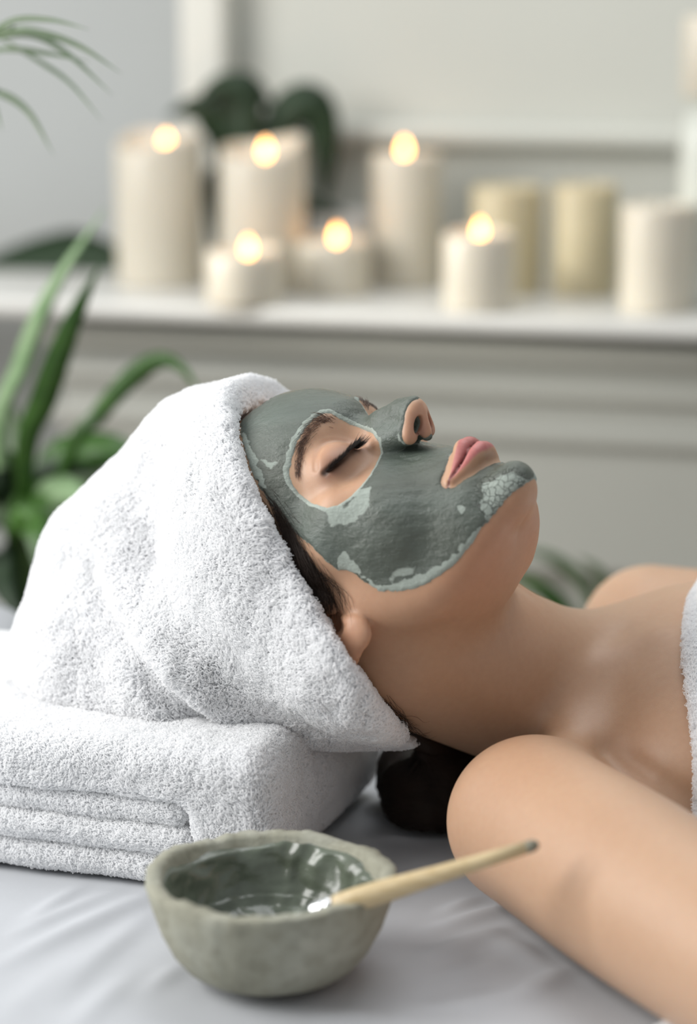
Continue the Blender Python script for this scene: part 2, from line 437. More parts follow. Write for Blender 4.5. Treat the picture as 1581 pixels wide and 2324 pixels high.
def f_face(s, d):
    # orbits, brow
    d = d+4.0*bump(s, (16,-2,-3), (7,12,9))+2.2*bump(s, (32,-8,3), (15,14,7))+1.4*bump(s, (33,-14,-20), (14,14,6))
    d = d-1.2*bump(s, (24,2,15), (20,12,7))-1.4*bump(s, (0,4,14), (10,10,9))
    d = smin(d, ell(s, (30.5,-23.4,-4), (17,14.4,14)), 8)                  # closed lid over the eyeball
    # nose
    n = chain(s, [(0,-8.6,1,6.2),(0,1.4,-13.5,6.8),(0,10.4,-23.5,7.2)], 4)
    n = smin(n, ell(s, (0,12.6,-31.0), (7.6,8.6,7.4)), 4)
    side = chain(s, [(6,-14,-4,5),(8,-6,-20,6),(7.6,1,-29,6)], 6)
    n = smin(n, side, 8)
    n = smin(n, cone(s, (4.2,11.5,-32.5), (9.4,2.6,-35.8), 5.2, 4.6), 3.5)
    n = smin(n, cone(s, (0,13.0,-36.0), (0,4.6,-41.0), 3.2, 4.2), 3)
    n = smax(n, (s-np.array([0,16.8,-39.2]))@NB[:, 2], 3.0)                  # underside of the nose
    d = smin(d, n, 5)
    # lips
    d = d+1.0*bump(s, (0,9,-53), (3.2,8,8))                                    # philtrum
    d = d+1.2*bump(s, (26,-7,-72), (6,9,8))
    d = smin(d, smin(chain(s, LIP_U), chain(s, LIP_L), 0.3), 4)
    d = d+1.3*np.exp(-(seam_d(s)/0.85)**2)*np.clip((23.6-s[:, 0])/5, 0.25, 1)*(s[:, 1] > -16)
    d = d+1.6*bump(s, (0,5,-86.5), (14,8,4.5))                                 # fold under the lower lip
    # nostril
    d = smax(d, -ell(s, (5.7,9.2,-38.6), (2.7,5.2,7.5), NB), 1.0)
    d = d+0.8*bump(s, (15.5,-2,-34), (2.5,6,7))                              # alar crease
    # closed-eye line and lid fold
    d = d+1.0*np.exp(-(chain(s, LID)/1.2)**2)+0.7*np.exp(-(chain(s, FOLD)/1.5)**2)
    return d
def f_head(q):
    """signed distance (mm) of head and face; q in the head frame, mm"""
    s = q.copy(); s[:, 0] = np.abs(s[:, 0])
    d = ell(s, (0,-90,22), (70,91,76))
    d = smin(d, ell(s, (0,-50,32), (55,53.5,50)), 12)                        # forehead
    d = smin(d, ell(s, (0,-62,-30), (59,53,54)), 14)                         # face
    d = smin(d, ell(s, (0,-62,-50), (53,48,52)), 14)                         # jaw mass
    d = smin(d, ell(s, (0,-33,-67), (28,32.5,30)), 16)                       # mouth barrel
    d = smin(d, ell(s, (33,-42,-40), (21,22,28)), 16)                        # cheek
    d = smin(d, ell(s, (50,-54,-20), (12,26,11)), 16)                        # cheek bone
    jaw = chain(s, curve([(4,-15,-97,8.5),(23,-38,-92,9.5),(38,-68,-79,10.5),(48,-84,-48,12)],3))
    d = smin(d, jaw, 16)
    d = smin(d, ell(s, (0,-46,-77.5), (35,40,23.5)), 14)                         # floor of the mouth
    d = smin(d, ell(s, (0,-12,-98.5), (13,15.2,11.3)), 9)                    # chin
    m = (s[:, 1] > -62) & (d < 40)
    if m.any():
        d = d.copy(); d[m] = f_face(s[m], d[m])
    m = (np.abs(s[:, 1]+100) < 50) & (s[:, 0] > 35) & (d < 40)
    if m.any():
        e = s[m]
        ear = ell(e, (66,-102,-27), (4.5,18,30), rot('z', 18)@rot('x', -12))
        ear = smin(ear, ell(e, (65,-91,-51), (4.6,9.5,10), rot('z', 14)), 7)
        ear = smax(ear, -ell(e, (69.5,-91,-35.5), (7.5,7,10)), 2)
        ear = smin(ear, ell(e, (62.5,-82,-26), (4.5,4.5,6)), 5)
        d[m] = smin(d[m], ear, 3)
    return d

SH_N = np.array([0.098, 1.222, 0.046]); SH_F = np.array([0.198, 1.530, 0.064]); ARM = np.array([0.41, -0.91, 0.0]); ARM /= np.linalg.norm(ARM)
UB = np.array([-0.92, 0.39, 0.0]); UB /= np.linalg.norm(UB); SB = np.array([UB[1], -UB[0], 0.0])*-1.0
if SB[1] > 0: SB = -SB
RB = np.stack([SB, np.array([0,0,1.0]), UB], 1)
NOTCH = at_y(1425, 1415, 1.40)
def to_body(P): return (P-NOTCH)@RB*1000.0
def from_body(Q): return (np.asarray(Q, float)/1000.0)@RB.T+NOTCH
def f_body0(P):
    """signed distance (mm), P in metres: neck, trunk, arms"""
    P = P*1000.0; w = lambda *a: tuple(np.asarray(a[0])*1000.0)
    hb = lambda x, y, z: w(from_head((x,y,z)))
    B = lambda x, y, z: w(from_body((x,y,z)))
    Rb = RB
    neck = cone(P, hb(0,-116,-40), B(0,-64,-4), 50, 50)
    d = neck
    tilt = Rb@rot('x', -14)
    trunk = ell(P, B(0,-70,-150), (145,92,190), tilt)
    trunk = smin(trunk, ell(P, B(0,-67,-55), (150,52,62), Rb), 45)
    d = smin(d, trunk, 30)
    for sgn in (1, -1):
        sh = w(SH_N) if sgn == 1 else w(SH_F)
        d = smin(d, cone(P, B(sgn*24,-27,-14), sh, 14, 24), 20)               # collar bone and trapezius
        d = smin(d, ell(P, B(sgn*62,14,-150), (60,48,60), Rb), 40)             # breast
        if sgn == 1:
            el = SH_N+ARM*0.28; wr = el+np.array([0.55,-0.83,0.0])*0.24
            arm = chain(P, curve([(*w(SH_N),45.5),(*w(SH_N+ARM*0.10),46.5),(*w(SH_N+ARM*0.20),43),(*w(el),39),(*w(el*0.5+wr*0.5),36),(*w(wr),27)], 4))
        else:
            arm = chain(P, [(*sh,46),(*w(SH_F-UB*0.27+SB*-0.03),40),(*w(SH_F-UB*0.5+SB*-0.03),28)], 30)
        d = smin(d, arm, 26)
    return d
def march(f, px, py, t0=1.0, t1=2.0):
    """points where sight lines meet a field"""
    D = np.stack([ray(a, b_) for a, b_ in zip(np.atleast_1d(px), np.atleast_1d(py))]); D /= np.linalg.norm(D, axis=1)[:, None]
    t = np.full(len(D), t0)
    for _ in range(70): t = np.minimum(t+0.8*f(CAM+D*t[:, None]), t1)
    return CAM+D*t[:, None]
def on_body(px): return march(lambda P: f_body0(P)/1000.0, [p[0] for p in px], [p[1] for p in px])*1000.0
CLAV = on_body([(1480, 1440), (1420, 1462), (1370, 1485), (1320, 1525), (1275, 1580), (1240, 1635)])
HOLL = on_body([(1400, 1440), (1340, 1475), (1285, 1525), (1235, 1590)])
PIT = on_body([(1375, 1695), (1430, 1730), (1480, 1765), (1530, 1797), (1590, 1825), (1680, 1850)])
def f_body(P):
    d = f_body0(P); m = d < 30
    if m.any():
        q = P[m]*1000.0; d = d.copy(); e = d[m]
        e = e-1.8*np.exp(-(pline(q, CLAV)/13.0)**2)+1.5*np.exp(-(pline(q, HOLL)/11.0)**2)
        e = e+5.0*np.exp(-(pline(q, PIT)/5.5)**2)+3.0*np.exp(-(pline(q, PIT)/14.0)**2)
        d[m] = e
    return smax(d, 0.6-P[:, 2]*1000.0, 5)
CONCHA = march(lambda P: np.minimum(f_head(to_head(P)), 60)/1000.0, [754], [1417])[0]
def f_person(P):
    P = np.asarray(P, float)
    a = f_head(to_head(P)); b = f_body(P)
    a = a+5.5*np.exp(-((((P-CONCHA)*1000.0)**2).sum(1)/(4.2**2)))
    return smin(a, b, 16)/1000.0
# ================================================================ the room
E1 = np.array([0.966, -0.257, 0.0]); E1 /= np.linalg.norm(E1); E2 = np.array([-E1[1], E1[0], 0.0])
SH0 = np.array([-0.341, 2.368, 0.0]); ZS = 0.1755           # left end of the visible shelf edge, shelf height
def W(u, v, z): return SH0+E1*u+E2*v+np.array([0, 0, z])
WM = Matrix(((E1[0], E2[0], 0, SH0[0]), (E1[1], E2[1], 0, SH0[1]), (0, 0, 1, 0), (0, 0, 0, 1)))
def wbox(name, lo, hi, mat, kind='structure', parent=None, bev=0.004):
    o = bm_obj(name, box(lo, hi, bev), mat, parent, xf=WM)
    if kind: o['kind'] = kind
    return o
FLOOR = -0.72
o = bm_obj('floor', box((-3.2, -1.5, FLOOR-0.05), (3.2, 4.2, FLOOR)), M['floor']); tag(o, 'pale wood floor of the treatment room', kind='structure')
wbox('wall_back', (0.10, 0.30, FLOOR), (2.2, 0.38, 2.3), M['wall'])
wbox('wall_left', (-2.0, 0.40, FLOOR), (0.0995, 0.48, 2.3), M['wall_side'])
wbox('trim_1', (0.0997, 0.255, ZS+0.0005), (0.150, 0.2999, 2.3), M['trim'], bev=0.008)
wbox('trim_2', (0.1503, 0.268, ZS+0.138), (1.6, 0.2999, ZS+0.160), M['wall'], bev=0.008)
mant = empty('mantelpiece', tuple(W(0.45, 0.1, FLOOR))); tag(mant, 'long white mantel shelf with grey moulded front carrying the candles', 'mantelpiece')
wbox('shelf_board', (-0.55, 0.0, ZS-0.016), (1.7, 0.299, ZS), M['mantel'], None, mant, 0.005)
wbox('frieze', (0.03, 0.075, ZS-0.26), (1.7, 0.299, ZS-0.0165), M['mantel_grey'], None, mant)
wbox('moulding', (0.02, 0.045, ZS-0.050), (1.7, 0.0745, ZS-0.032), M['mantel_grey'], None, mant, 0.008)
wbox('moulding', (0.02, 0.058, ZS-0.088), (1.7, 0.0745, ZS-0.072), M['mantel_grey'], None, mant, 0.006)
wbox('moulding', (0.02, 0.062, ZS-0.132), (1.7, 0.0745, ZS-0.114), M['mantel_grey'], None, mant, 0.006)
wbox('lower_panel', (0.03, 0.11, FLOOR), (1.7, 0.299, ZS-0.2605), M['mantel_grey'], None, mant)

# candles ------------------------------------------------------------------------------------------------------------------
def shelf_at(px, py):
    return at_z(px, py, ZS)
def candle(px, py, wpx, top, label, flame=None, mat='wax', rim=0.0, name='pillar_candle'):
    c = shelf_at(px, py); d = np.linalg.norm(c-CAM); r = wpx/2/F*d*0.97
    h = (py-top)/F*d*1.015
    e = empty(name, tuple(c)); tag(e, label, 'candle', 'candles on the mantel shelf')
    seed = random.random()*10
    def wob(a, i):
        up = i >= 4 and i <= 7
        return (1+0.012*math.sin(3*a+seed), (rim*(math.sin(a+0.6)*0.8+0.35*math.sin(2*a+seed)) if up else 0))
    prof = [(r*0.6, 0), (r*0.985, 0.0), (r, 0.004), (r, h*0.5), (r, h-0.006), (r*0.97, h-0.001), (r*0.92, h), (r*0.86, h-0.004), (r*0.74, h-0.012), (r*0.3, h-0.014), (0.0005, h-0.014)]
    V, Fc = lathe(prof, 40, wob); V = np.array(V)+c
    body = mesh_obj('wax_body', V, Fc, M[mat], e)
    if flame:
        base = at_y(*flame, c[1])-np.array([0, 0, 0.009])
        P = [c+np.array([0, 0, h-0.015]), base*0.5+0.5*(c+np.array([0, 0, h-0.01])), base+np.array([0, 0, 0.003])]
    else: P = [c+np.array([0, 0, h-0.015]), c+np.array([0.0004, 0, h-0.006]), c+np.array([0.001, 0, h+0.001])]
    V, Fc = tube_mesh(P, [0.0012]*3, 6); wk = mesh_obj('wick', V, Fc, M['wick'], e)
    if flame:
        V, Fc = lathe([(0.0004, 0), (0.0032, 0.002), (0.0050, 0.006), (0.0046, 0.010), (0.0026, 0.0145), (0.0003, 0.019)], 14); mesh_obj('flame', np.array(V)+base, Fc, M['flame'], wk)
    return e
candle(365, 645, 200, 322, 'tall white pillar candle at the left end of the mantel, lit, uneven rim', (377, 322), rim=0.010)
candle(596, 660, 198, 340, 'tall lit candle standing in front of the dark leaves, ragged rim', (602, 340), rim=0.012)
candle(920, 650, 165, 356, 'tall slim lit candle standing alone in the middle of the shelf', (917, 337))
candle(553, 690, 178, 568, 'short lit candle at the front between the two tall left candles', (563, 562), rim=0.003)
candle(757, 668, 172, 545, 'short lit candle between the leafy plant and the tall slim candle', (764, 534), rim=0.003)
candle(1085, 702, 165, 530, 'short lit candle in front of a cream unlit candle', (1089, 522), rim=0.002)
candle(1148, 665, 165, 428, 'cream unlit candle partly behind the short lit one', None, 'wax_cream')
candle(1324, 668, 152, 426, 'cream unlit candle between the other cream candle and the wide white one', None, 'wax_cream')
candle(1488, 705, 172, 470, 'wide white unlit candle at the right end of the shelf', None)
# candlestick at the right edge
c = shelf_at(1600, 690); d = np.linalg.norm(c-CAM); s = d/F
st = empty('candlestick', tuple(c)); tag(st, 'tall pale turned candlestick at the right edge behind the wide candle', 'candlestick')
zt = (690-232)*s
prof = [(0.03, 0), (0.042, 0), (0.042, 0.008), (0.030, 0.02), (0.025, 0.05), (0.028, zt*0.4), (0.029, zt*0.75), (0.024, zt-0.014), (0.012, zt-0.008), (0.026, zt-0.003), (0.030, zt), (0.001, zt)]
V, Fc = lathe(prof, 32); mesh_obj('stem', np.array(V)+c, Fc, M['glass'], st)
cc = c+np.array([0, 0, zt]); hh_ = (200-35)*s*1.05
e = empty('pillar_candle', tuple(cc)); tag(e, 'cream candle raised on the pale candlestick at the right edge', 'candle', 'candles on the mantel shelf')
V, Fc = lathe([(0.01, 0), (0.028, 0), (0.029, 0.003), (0.029, hh_-0.004), (0.027, hh_), (0.02, hh_-0.008), (0.0005, hh_-0.009)], 32)
mesh_obj('wax_body', np.array(V)+cc, Fc, M['wax'], e)
V, Fc = tube_mesh([cc+np.array([0, 0, hh_-0.01]), cc+np.array([0, 0, hh_+0.004])], [0.0012]*2, 6); mesh_obj('wick', V, Fc, M['wick'], e)

# plants -------------------------------------------------------------------------------------------------------------------
def blade(P, wid, mat, parent, name='leaf', fold=0.25, n=14, face=None, peak=0.35):
    """a strap leaf along control points, with a keel and a real thickness"""
    C_ = np.array([q[:3] for q in curve([(*p, 0) for p in P], 8)]); m = len(C_)
    V, Fc = [], []
    for i in range(m):
        t = C_[min(i+1, m-1)]-C_[max(i-1, 0)]; t /= np.linalg.norm(t)
        f = np.array(face if face is not None else (0, -1, 0.15), float); side = np.cross(t, f); side /= np.linalg.norm(side)+1e-9
        nrm = np.cross(side, t)
        x = i/(m-1); w = wid*0.5*(min(1, (x/peak)**0.6)*0.75+0.25 if x < peak else max(0.03, (1-((x-peak)/(1-peak))**1.8)))
        V += [C_[i]-side*w+nrm*fold*w, C_[i], C_[i]+side*w+nrm*fold*w, C_[i]-nrm*0.0008]
    for i in range(m-1):
        a, b_ = i*4, i*4+4
        Fc += [(a, a+1, b_+1, b_), (a+1, a+2, b_+2, b_+1), (a+2, a+3, b_+3, b_+2), (a+3, a, b_, b_+3)]
    Fc += [(0, 3, 2, 1), ((m-1)*4, (m-1)*4+1, (m-1)*4+2, (m-1)*4+3)]
    return mesh_obj(name, V, Fc, M[mat], parent)
def pot(parent, c, r, h, name='pot'):
    V, Fc = lathe([(0.001, 0), (r*0.72, 0), (r*0.8, 0.01), (r, h), (r*0.93, h), (r*0.9, h-0.02), (0.001, h-0.02)], 36)
    po = mesh_obj(name, np.array(V)+c, Fc, M['pot'], parent)
    V, Fc = lathe([(0.001, h-0.0195), (r*0.89, h-0.0195), (r*0.89, h-0.0185), (0.001, h-0.012)], 24)
    mesh_obj('soil', np.array(V)+c, Fc, M['soil'], po)
def stool(c, top, r, label):
    s = empty('plant_stool', (c[0], c[1], FLOOR)); tag(s, label, 'stool')
    V, Fc = lathe([(0.001, top-0.025), (r, top-0.025), (r*1.02, top-0.012), (r, top), (0.001, top)], 32)
    mesh_obj('stool_top', np.array(V)+np.array([c[0], c[1], 0]), Fc, M['frame'], s)
    for k in range(4):
        a = k*math.pi/2+0.4; q = np.array([c[0]+r*0.7*math.cos(a), c[1]+r*0.7*math.sin(a), 0])
        q2 = np.array([c[0]+r*0.95*math.cos(a), c[1]+r*0.95*math.sin(a), 0])
        V, Fc = tube_mesh([q2+[0, 0, FLOOR+0.0005], q+[0, 0, top-0.0255]], [0.014, 0.017], 10); mesh_obj('leg', V, Fc, M['frame'], s)
def A(px, py, y): return at_y(px, py, y)
# leafy plant at the left, behind the turban
YP = 1.93; pc = A(60, 1330, YP); pc[2] = -0.16
stool(pc, -0.16-0.0, 0.13, 'wooden plant stool behind the bed under the leafy plant')
pl = empty('potted_plant', tuple(pc)); tag(pl, 'bushy strap leaved green plant behind the white turban at the left', 'plant')
pot(pl, pc+np.array([0, 0, 0.0005]), 0.085, 0.12)
b0 = pc+np.array([0, 0, 0.10])
B_ = [([(0, 1015), (55, 820), (120, 660), (240, 470)], 50, 'leaf_pale', 1.86),
      ([(55, 1060), (100, 900), (160, 740), (228, 600)], 62, 'leaf', 1.80),
      ([(150, 1050), (225, 940), (300, 855), (360, 818), (410, 832), (455, 890)], 48, 'leaf', 1.82),
      ([(110, 1080), (200, 1030), (290, 1035), (380, 1090)], 95, 'leaf', 1.90),
      ([(90, 1100), (170, 1080), (240, 1110), (300, 1190)], 85, 'leaf_olive', 1.95),
      ([(60, 1120), (20, 1060), (-40, 1040), (-120, 1100)], 80, 'leaf', 1.90),
      ([(50, 1150), (30, 1090), (40, 1000), (10, 860)], 55, 'leaf_olive', 2.0),
      ([(60, 1180), (110, 1150), (160, 1180), (180, 1290)], 110, 'leaf', 1.84),
      ([(40, 1200), (0, 1170), (-40, 1200), (-70, 1300)], 90, 'leaf_olive', 1.85),
      ([(60, 1150), (85, 1090), (140, 1060), (230, 1075)], 60, 'leaf_dark', 1.88),
      ([(50, 1240), (70, 1190), (90, 1220), (95, 1330)], 100, 'leaf', 1.80),
      ([(20, 1260), (10, 1300), (20, 1350), (50, 1420)], 70, 'leaf_dark', 1.80),
      ([(120, 1230), (200, 1200), (260, 1230), (290, 1330)], 90, 'leaf_dark', 1.98),
      ([(30, 1120), (-10, 1110), (-60, 1140), (-100, 1230)], 70, 'leaf_dark', 1.86),
      ([(100, 1160), (140, 1120), (190, 1140), (215, 1220)], 80, 'leaf_pale', 1.83)]
for k, (pp, wpx, mt, y) in enumerate(B_):
    P = [b0+np.array([0.012*math.cos(k), 0.012*math.sin(k), 0])]+[A(px, py, YP+(y-YP)*(0.4+0.6*i/(len(pp)-1))) for i, (px, py) in enumerate(pp)]
    blade(P, wpx/F*1.9, mt, pl, face=(0.3*math.sin(k*2.1), -1, 0.35+0.4*math.cos(k*1.7)), peak=0.5)
# feathery palm reaching in from the upper left
YF = 1.62; pc = np.array([-0.62, 1.85, FLOOR+0.0005]); pf = empty('potted_palm', tuple(pc)); tag(pf, 'tall feathery palm whose thin leaflets hang in at the upper left', 'plant')
pot(pf, pc, 0.14, 0.26)
root = pc+np.array([0, 0, 0.24])
ribs = [[(-260, 330), (-120, 160), (-30, 85), (30, 62)], [(-260, 420), (-150, 270), (-60, 210), (-5, 205)]]
for q in ribs:
    P = [root]+[A(-420, 900, 1.75)]+[A(px, py, 1.70-0.08*i/3) for i, (px, py) in enumerate(q)]
    cv = np.array([z_[:3] for z_ in curve([(*p, 0) for p in P], 8)])
    V, Fc = tube_mesh(cv, np.linspace(0.006, 0.0015, len(cv)), 8); mesh_obj('frond_stem', V, Fc, M['leaf_olive'], pf)
L_ = [([(-60, 110), (20, 50), (110, 45), (200, 66)], 11), ([(-40, 95), (60, 72), (170, 100), (275, 166)], 13), ([(-30, 90), (70, 80), (150, 120), (255, 215)], 13),
      ([(-60, 125), (20, 112), (110, 122), (200, 140)], 11), ([(-10, 80), (90, 140), (160, 190), (232, 275)], 9), ([(-60, 212), (0, 212), (65, 255), (122, 352)], 14),
      ([(-90, 150), (-50, 190), (-15, 240), (5, 297)], 12), ([(-60, 95), (0, 75), (60, 65), (130, 78)], 9)]
for k, (pp, wpx) in enumerate(L_):
    blade([A(px, py, YF+0.012*k-0.02*i) for i, (px, py) in enumerate(pp)], wpx*1.25/F*YF, 'leaf_olive', pf, 'leaflet', 0.15, face=(0, -1, 0.4), peak=0.4)
# dark plant behind the lit candles on the shelf
pc = W(0.29, 0.235, ZS+0.0005); pd = empty('shelf_plant', tuple(pc)); tag(pd, 'dark broad leaved plant behind the two tall left candles on the mantel', 'plant')
pot(pd, pc, 0.042, 0.07)
yb = pc[1]; r0 = pc+np.array([0, 0, 0.06])
for k, (pp, wpx, mt) in enumerate([([(560, 420), (500, 290), (450, 248), (378, 262)], 84, 'leaf_dark'), ([(585, 400), (535, 240), (560, 195), (628, 250)], 80, 'leaf_dark'),
                          ([(600, 420), (645, 270), (705, 240), (738, 320), (735, 480)], 100, 'leaf_dark'), ([(575, 470), (500, 400), (482, 450), (486, 590)], 50, 'leaf_dark'),
                          ([(590, 400), (560, 220), (500, 196), (430, 246)], 66, 'leaf_dark')]):
    blade([r0]+[A(px, py, yb+0.012-0.006*k) for px, py in pp], wpx/F*2.5, mt, pd, 'leaf', 0.2, face=(0.1*k-0.2, -1, 0.3), peak=0.55)
# long dark leaf lying on the left of the shelf
q0 = shelf_at(250, 615)
lf = blade([q0+np.array([0.02, 0.0, 0.006]), shelf_at(190, 612)+[0, 0, 0.012], shelf_at(110, 612)+[0, 0, 0.010], shelf_at(20, 612)+[0, 0, 0.006], shelf_at(-60, 612)+[0, 0, 0.005]], 0.062, 'leaf_dark', None, 'cut_leaf', 0.3, face=(0, -0.75, 0.6), peak=0.3)
tag(lf, 'long dark green leaf lying on the left end of the mantel', 'leaf')
# green plant low behind the chest
pc = np.array([0.27, 2.02, -0.30]); stool(pc, -0.30, 0.11, 'low wooden plant stool hidden behind the bed and the chest')
pg = empty('potted_plant', tuple(pc)); tag(pg, 'blurred green plant showing between throat and far shoulder', 'plant')
pot(pg, pc+np.array([0, 0, 0.0005]), 0.07, 0.10)
r0 = pc+np.array([0, 0, 0.085])
for k, (pp, wpx, mt) in enumerate([([(1330, 1500), (1290, 1400), (1230, 1340), (1150, 1300)], 46, 'leaf'), ([(1360, 1480), (1330, 1340), (1260, 1270), (1170, 1240)], 34, 'leaf_olive'),
                                   ([(1370, 1480), (1370, 1360), (1360, 1300), (1310, 1262)], 30, 'leaf_olive'), ([(1400, 1500), (1450, 1420), (1500, 1420), (1560, 1470)], 40, 'leaf')]):
    blade([r0]+[A(px, py, 2.02) for px, py in pp], wpx/F*2.0, mt, pg, face=(0.1, -1, 0.3), peak=0.6)

# ================================================================ bed
bed = empty('massage_bed', (0.15, 1.28, FLOOR)); tag(bed, 'massage bed with a padded top under a white sheet', 'bed')
bm_obj('padded_top', box((-0.75, 0.86, -0.12), (1.15, 1.70, -0.0064), 0.02, 3), M['mattress'], bed)
for x in (-0.65, 1.05):
    for y in (0.94, 1.62): bm_obj('leg', box((x-0.03, y-0.03, FLOOR+0.0005), (x+0.03, y+0.03, -0.1205), 0.004), M['frame'], bed)
WR = [((0, 2180), (360, 2010), 1.3, 7), ((30, 2110), (250, 2015), .8, 5), ((120, 2260), (340, 2060), .9, 7), ((0, 2300), (230, 2130), .8, 9), ((330, 2240), (420, 2170), .7, 6), ((60, 2080), (180, 2000), .8, 5),
      ((980, 2100), (1180, 2040), 1.4, 6), ((960, 2160), (1150, 2100), 1.6, 7), ((1000, 2060), (1090, 2025), 1.0, 5), ((1010, 2210), (1190, 2150), 1.1, 8), ((940, 2290), (1260, 2230), .9, 9),
      ((1180, 2250), (1290, 2190), 1.5, 7), ((760, 1900), (1000, 1890), .5, 5), ((820, 1880), (960, 1900), .5, 4), ((700, 2300), (900, 2290), .6, 9), ((160, 2324), (300, 2200), .8, 7), ((1130, 2120), (1240, 2190), 1.2, 8)]
def sheet_h(P):
    h = 0.0007*vnoise(P*[1, 1, 0], 22, 3)+0.0012*vnoise(P*[1, 1, 0], 9, 5)
    for a, b_, hh, w in WR:
        a = at_z(*a)[:2]; b_ = at_z(*b_)[:2]; ba = b_-a; pa = P[:, :2]-a
        t = np.clip((pa@ba)/(ba@ba), 0, 1)
        nrm = np.array([-ba[1], ba[0]])/np.linalg.norm(ba)
        d = (pa-t[:, None]*ba)@nrm+0.002*np.sin(t*6+a[0]*40); dd = np.linalg.norm(pa-t[:, None]*ba, axis=1)
        h = h+hh*0.0019*np.exp(-(dd/(w*0.0011))**2)*(0.35+np.sin(np.pi*t))*(d > -1)
    return h
gx = np.unique(np.concatenate([np.arange(-0.78, -0.32, 0.03), np.arange(-0.32, 0.36, 0.003), np.arange(0.36, 1.19, 0.03)]))
gy = np.unique(np.concatenate([np.arange(0.83, 1.02, 0.02), np.arange(1.02, 1.38, 0.003), np.arange(1.38, 1.74, 0.02)]))
X, Y = np.meshgrid(gx, gy, indexing='ij'); P = np.stack([X.ravel(), Y.ravel(), np.zeros(X.size)], 1)
H = np.maximum(np.minimum(sheet_h(P), 0.004)-0.0032, -0.0058)
out = np.maximum(np.maximum(-0.745-P[:, 0], P[:, 0]-1.145), np.maximum(0.865-P[:, 1], P[:, 1]-1.695))
H = np.where(out > 0, -0.0058, H); P[:, 2] = H
P[:, 0] = np.clip(P[:, 0], -0.757, 1.157); P[:, 1] = np.clip(P[:, 1], 0.853, 1.707)
ny = len(gy); I_ = np.arange(len(gx)*ny).reshape(len(gx), ny)
Q = np.stack([I_[:-1, :-1], I_[1:, :-1], I_[1:, 1:], I_[:-1, 1:]], -1).reshape(-1, 4)
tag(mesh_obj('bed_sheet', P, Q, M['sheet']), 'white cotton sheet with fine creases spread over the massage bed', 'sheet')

# ================================================================ the woman's body
def net(f, lo, hi, h, **kw):
    V, Q = surface_net(f, lo, hi, h, **kw)
    k = components_keep_largest(len(V), Q); ids = np.cumsum(k)-1; Q = ids[Q[k[Q].all(1)]]
    return settle(f, V[k]), Q
V, Q = net(f_person, (-0.2, 0.78, -0.02), (0.62, 1.75, 0.36), 0.0026)
other = []
for lo, hi in (((-60, -75, -122), (80, 60, 95)), ((-42, -40, -96), (60, 60, 28))):
    h = to_head(V); ins = ((h > np.array(lo)) & (h < np.array(hi))).all(1)
    V, Q, other = refine(V, Q, other, ins[Q].all(1))
V = settle(f_person, V)
hq = to_head(V); hs = hq.copy(); hs[:, 0] = np.abs(hs[:, 0])
def sstep(x, a, b_): t = np.clip((x-a)/(b_-a), 0, 1); return t*t*(3-2*t)
tint = np.tile(np.array([0.515, 0.335, 0.222]), (len(V), 1))
def paint(w, col):
    global tint
    w = np.clip(w, 0, 1)[:, None]; tint = tint*(1-w)+np.array(col)*w
near = (hs[:, 1] > -140)
paint(0.8*bump(hs, (20, -50, -50), (60, 60, 60)), (0.585, 0.325, 0.205))
paint(0.85*bump(hq, (0, -105, -125), (95, 100, 95)), (0.50, 0.295, 0.180))
paint(0.6*bump(hs, (25, -45, -105), (45, 40, 22)), (0.57, 0.27, 0.155))
paint(0.95*np.exp(-(((V-CONCHA)*1000)**2).sum(1)/5.0**2), (0.10, 0.04, 0.025))  # ear hollow: its deep shade is painted into the skin tint
paint(0.55*bump(hs, (66, -95, -45), (14, 16, 20)), (0.60, 0.29, 0.18))
fc = np.where(hs[:, 1] > -40)[0]; fs = hs[fc]
def paintf(w, col):
    full = np.zeros(len(V)); full[fc] = w; paint(full, col)
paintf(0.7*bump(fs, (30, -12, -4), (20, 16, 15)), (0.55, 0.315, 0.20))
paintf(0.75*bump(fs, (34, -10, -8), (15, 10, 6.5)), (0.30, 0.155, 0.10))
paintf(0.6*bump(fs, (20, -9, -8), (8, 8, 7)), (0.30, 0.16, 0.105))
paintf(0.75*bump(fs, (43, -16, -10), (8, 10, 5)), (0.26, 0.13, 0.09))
paintf(0.85*np.exp(-(chain(fs, LID[4:])/1.9)**2), (0.035, 0.02, 0.016))
bp = to_head(march(lambda P: f_person(P), [757, 738, 716, 697, 684, 677, 676], [952, 950, 962, 985, 1012, 1045, 1078]))
paintf(0.38*np.exp(-(pline(fs, bp)/np.clip(3.0-0.04*(fs[:, 0]-14), 1.3, 3.0))**2), (0.22, 0.12, 0.08))
dl = np.minimum(chain(fs, LIP_U), chain(fs, LIP_L))
zu = np.interp(fs[:, 0], [0, 2, 5, 10, 15, 21, 24], [-63.9, -63.3, -64.0, -66.2, -68.4, -71.0, -72.0]); zl = np.interp(fs[:, 0], [0, 4, 9.4, 14.7, 21, 24], [-79.8, -79.4, -78.4, -77.0, -74.6, -72.4])
lipw = sstep(fs[:, 2], zl-0.5, zl+0.6)*sstep(fs[:, 2], zu+0.5, zu-0.6)*(fs[:, 1] > -13)
paintf(lipw*0.95, (0.52, 0.185, 0.18))
paintf(0.9*np.exp(-(seam_d(fs)/1.0)**2)*(fs[:, 1] > -16), (0.10, 0.025, 0.025))  # crease shade between the closed lips, painted into the tint
paintf(lipw*0.35*(0.5+0.5*vnoise(fs*[1.0, 0.12, 0.12], 0.95, 44)), (0.30, 0.10, 0.095))
paintf(0.4*lipw*sstep(fs[:, 2], -71.5, -69.5), (0.36, 0.13, 0.115))
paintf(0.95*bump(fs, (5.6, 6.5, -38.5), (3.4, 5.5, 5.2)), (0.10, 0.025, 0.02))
paintf(0.45*bump(fs, (6, 10, -40), (14, 14, 9)), (0.60, 0.31, 0.22))
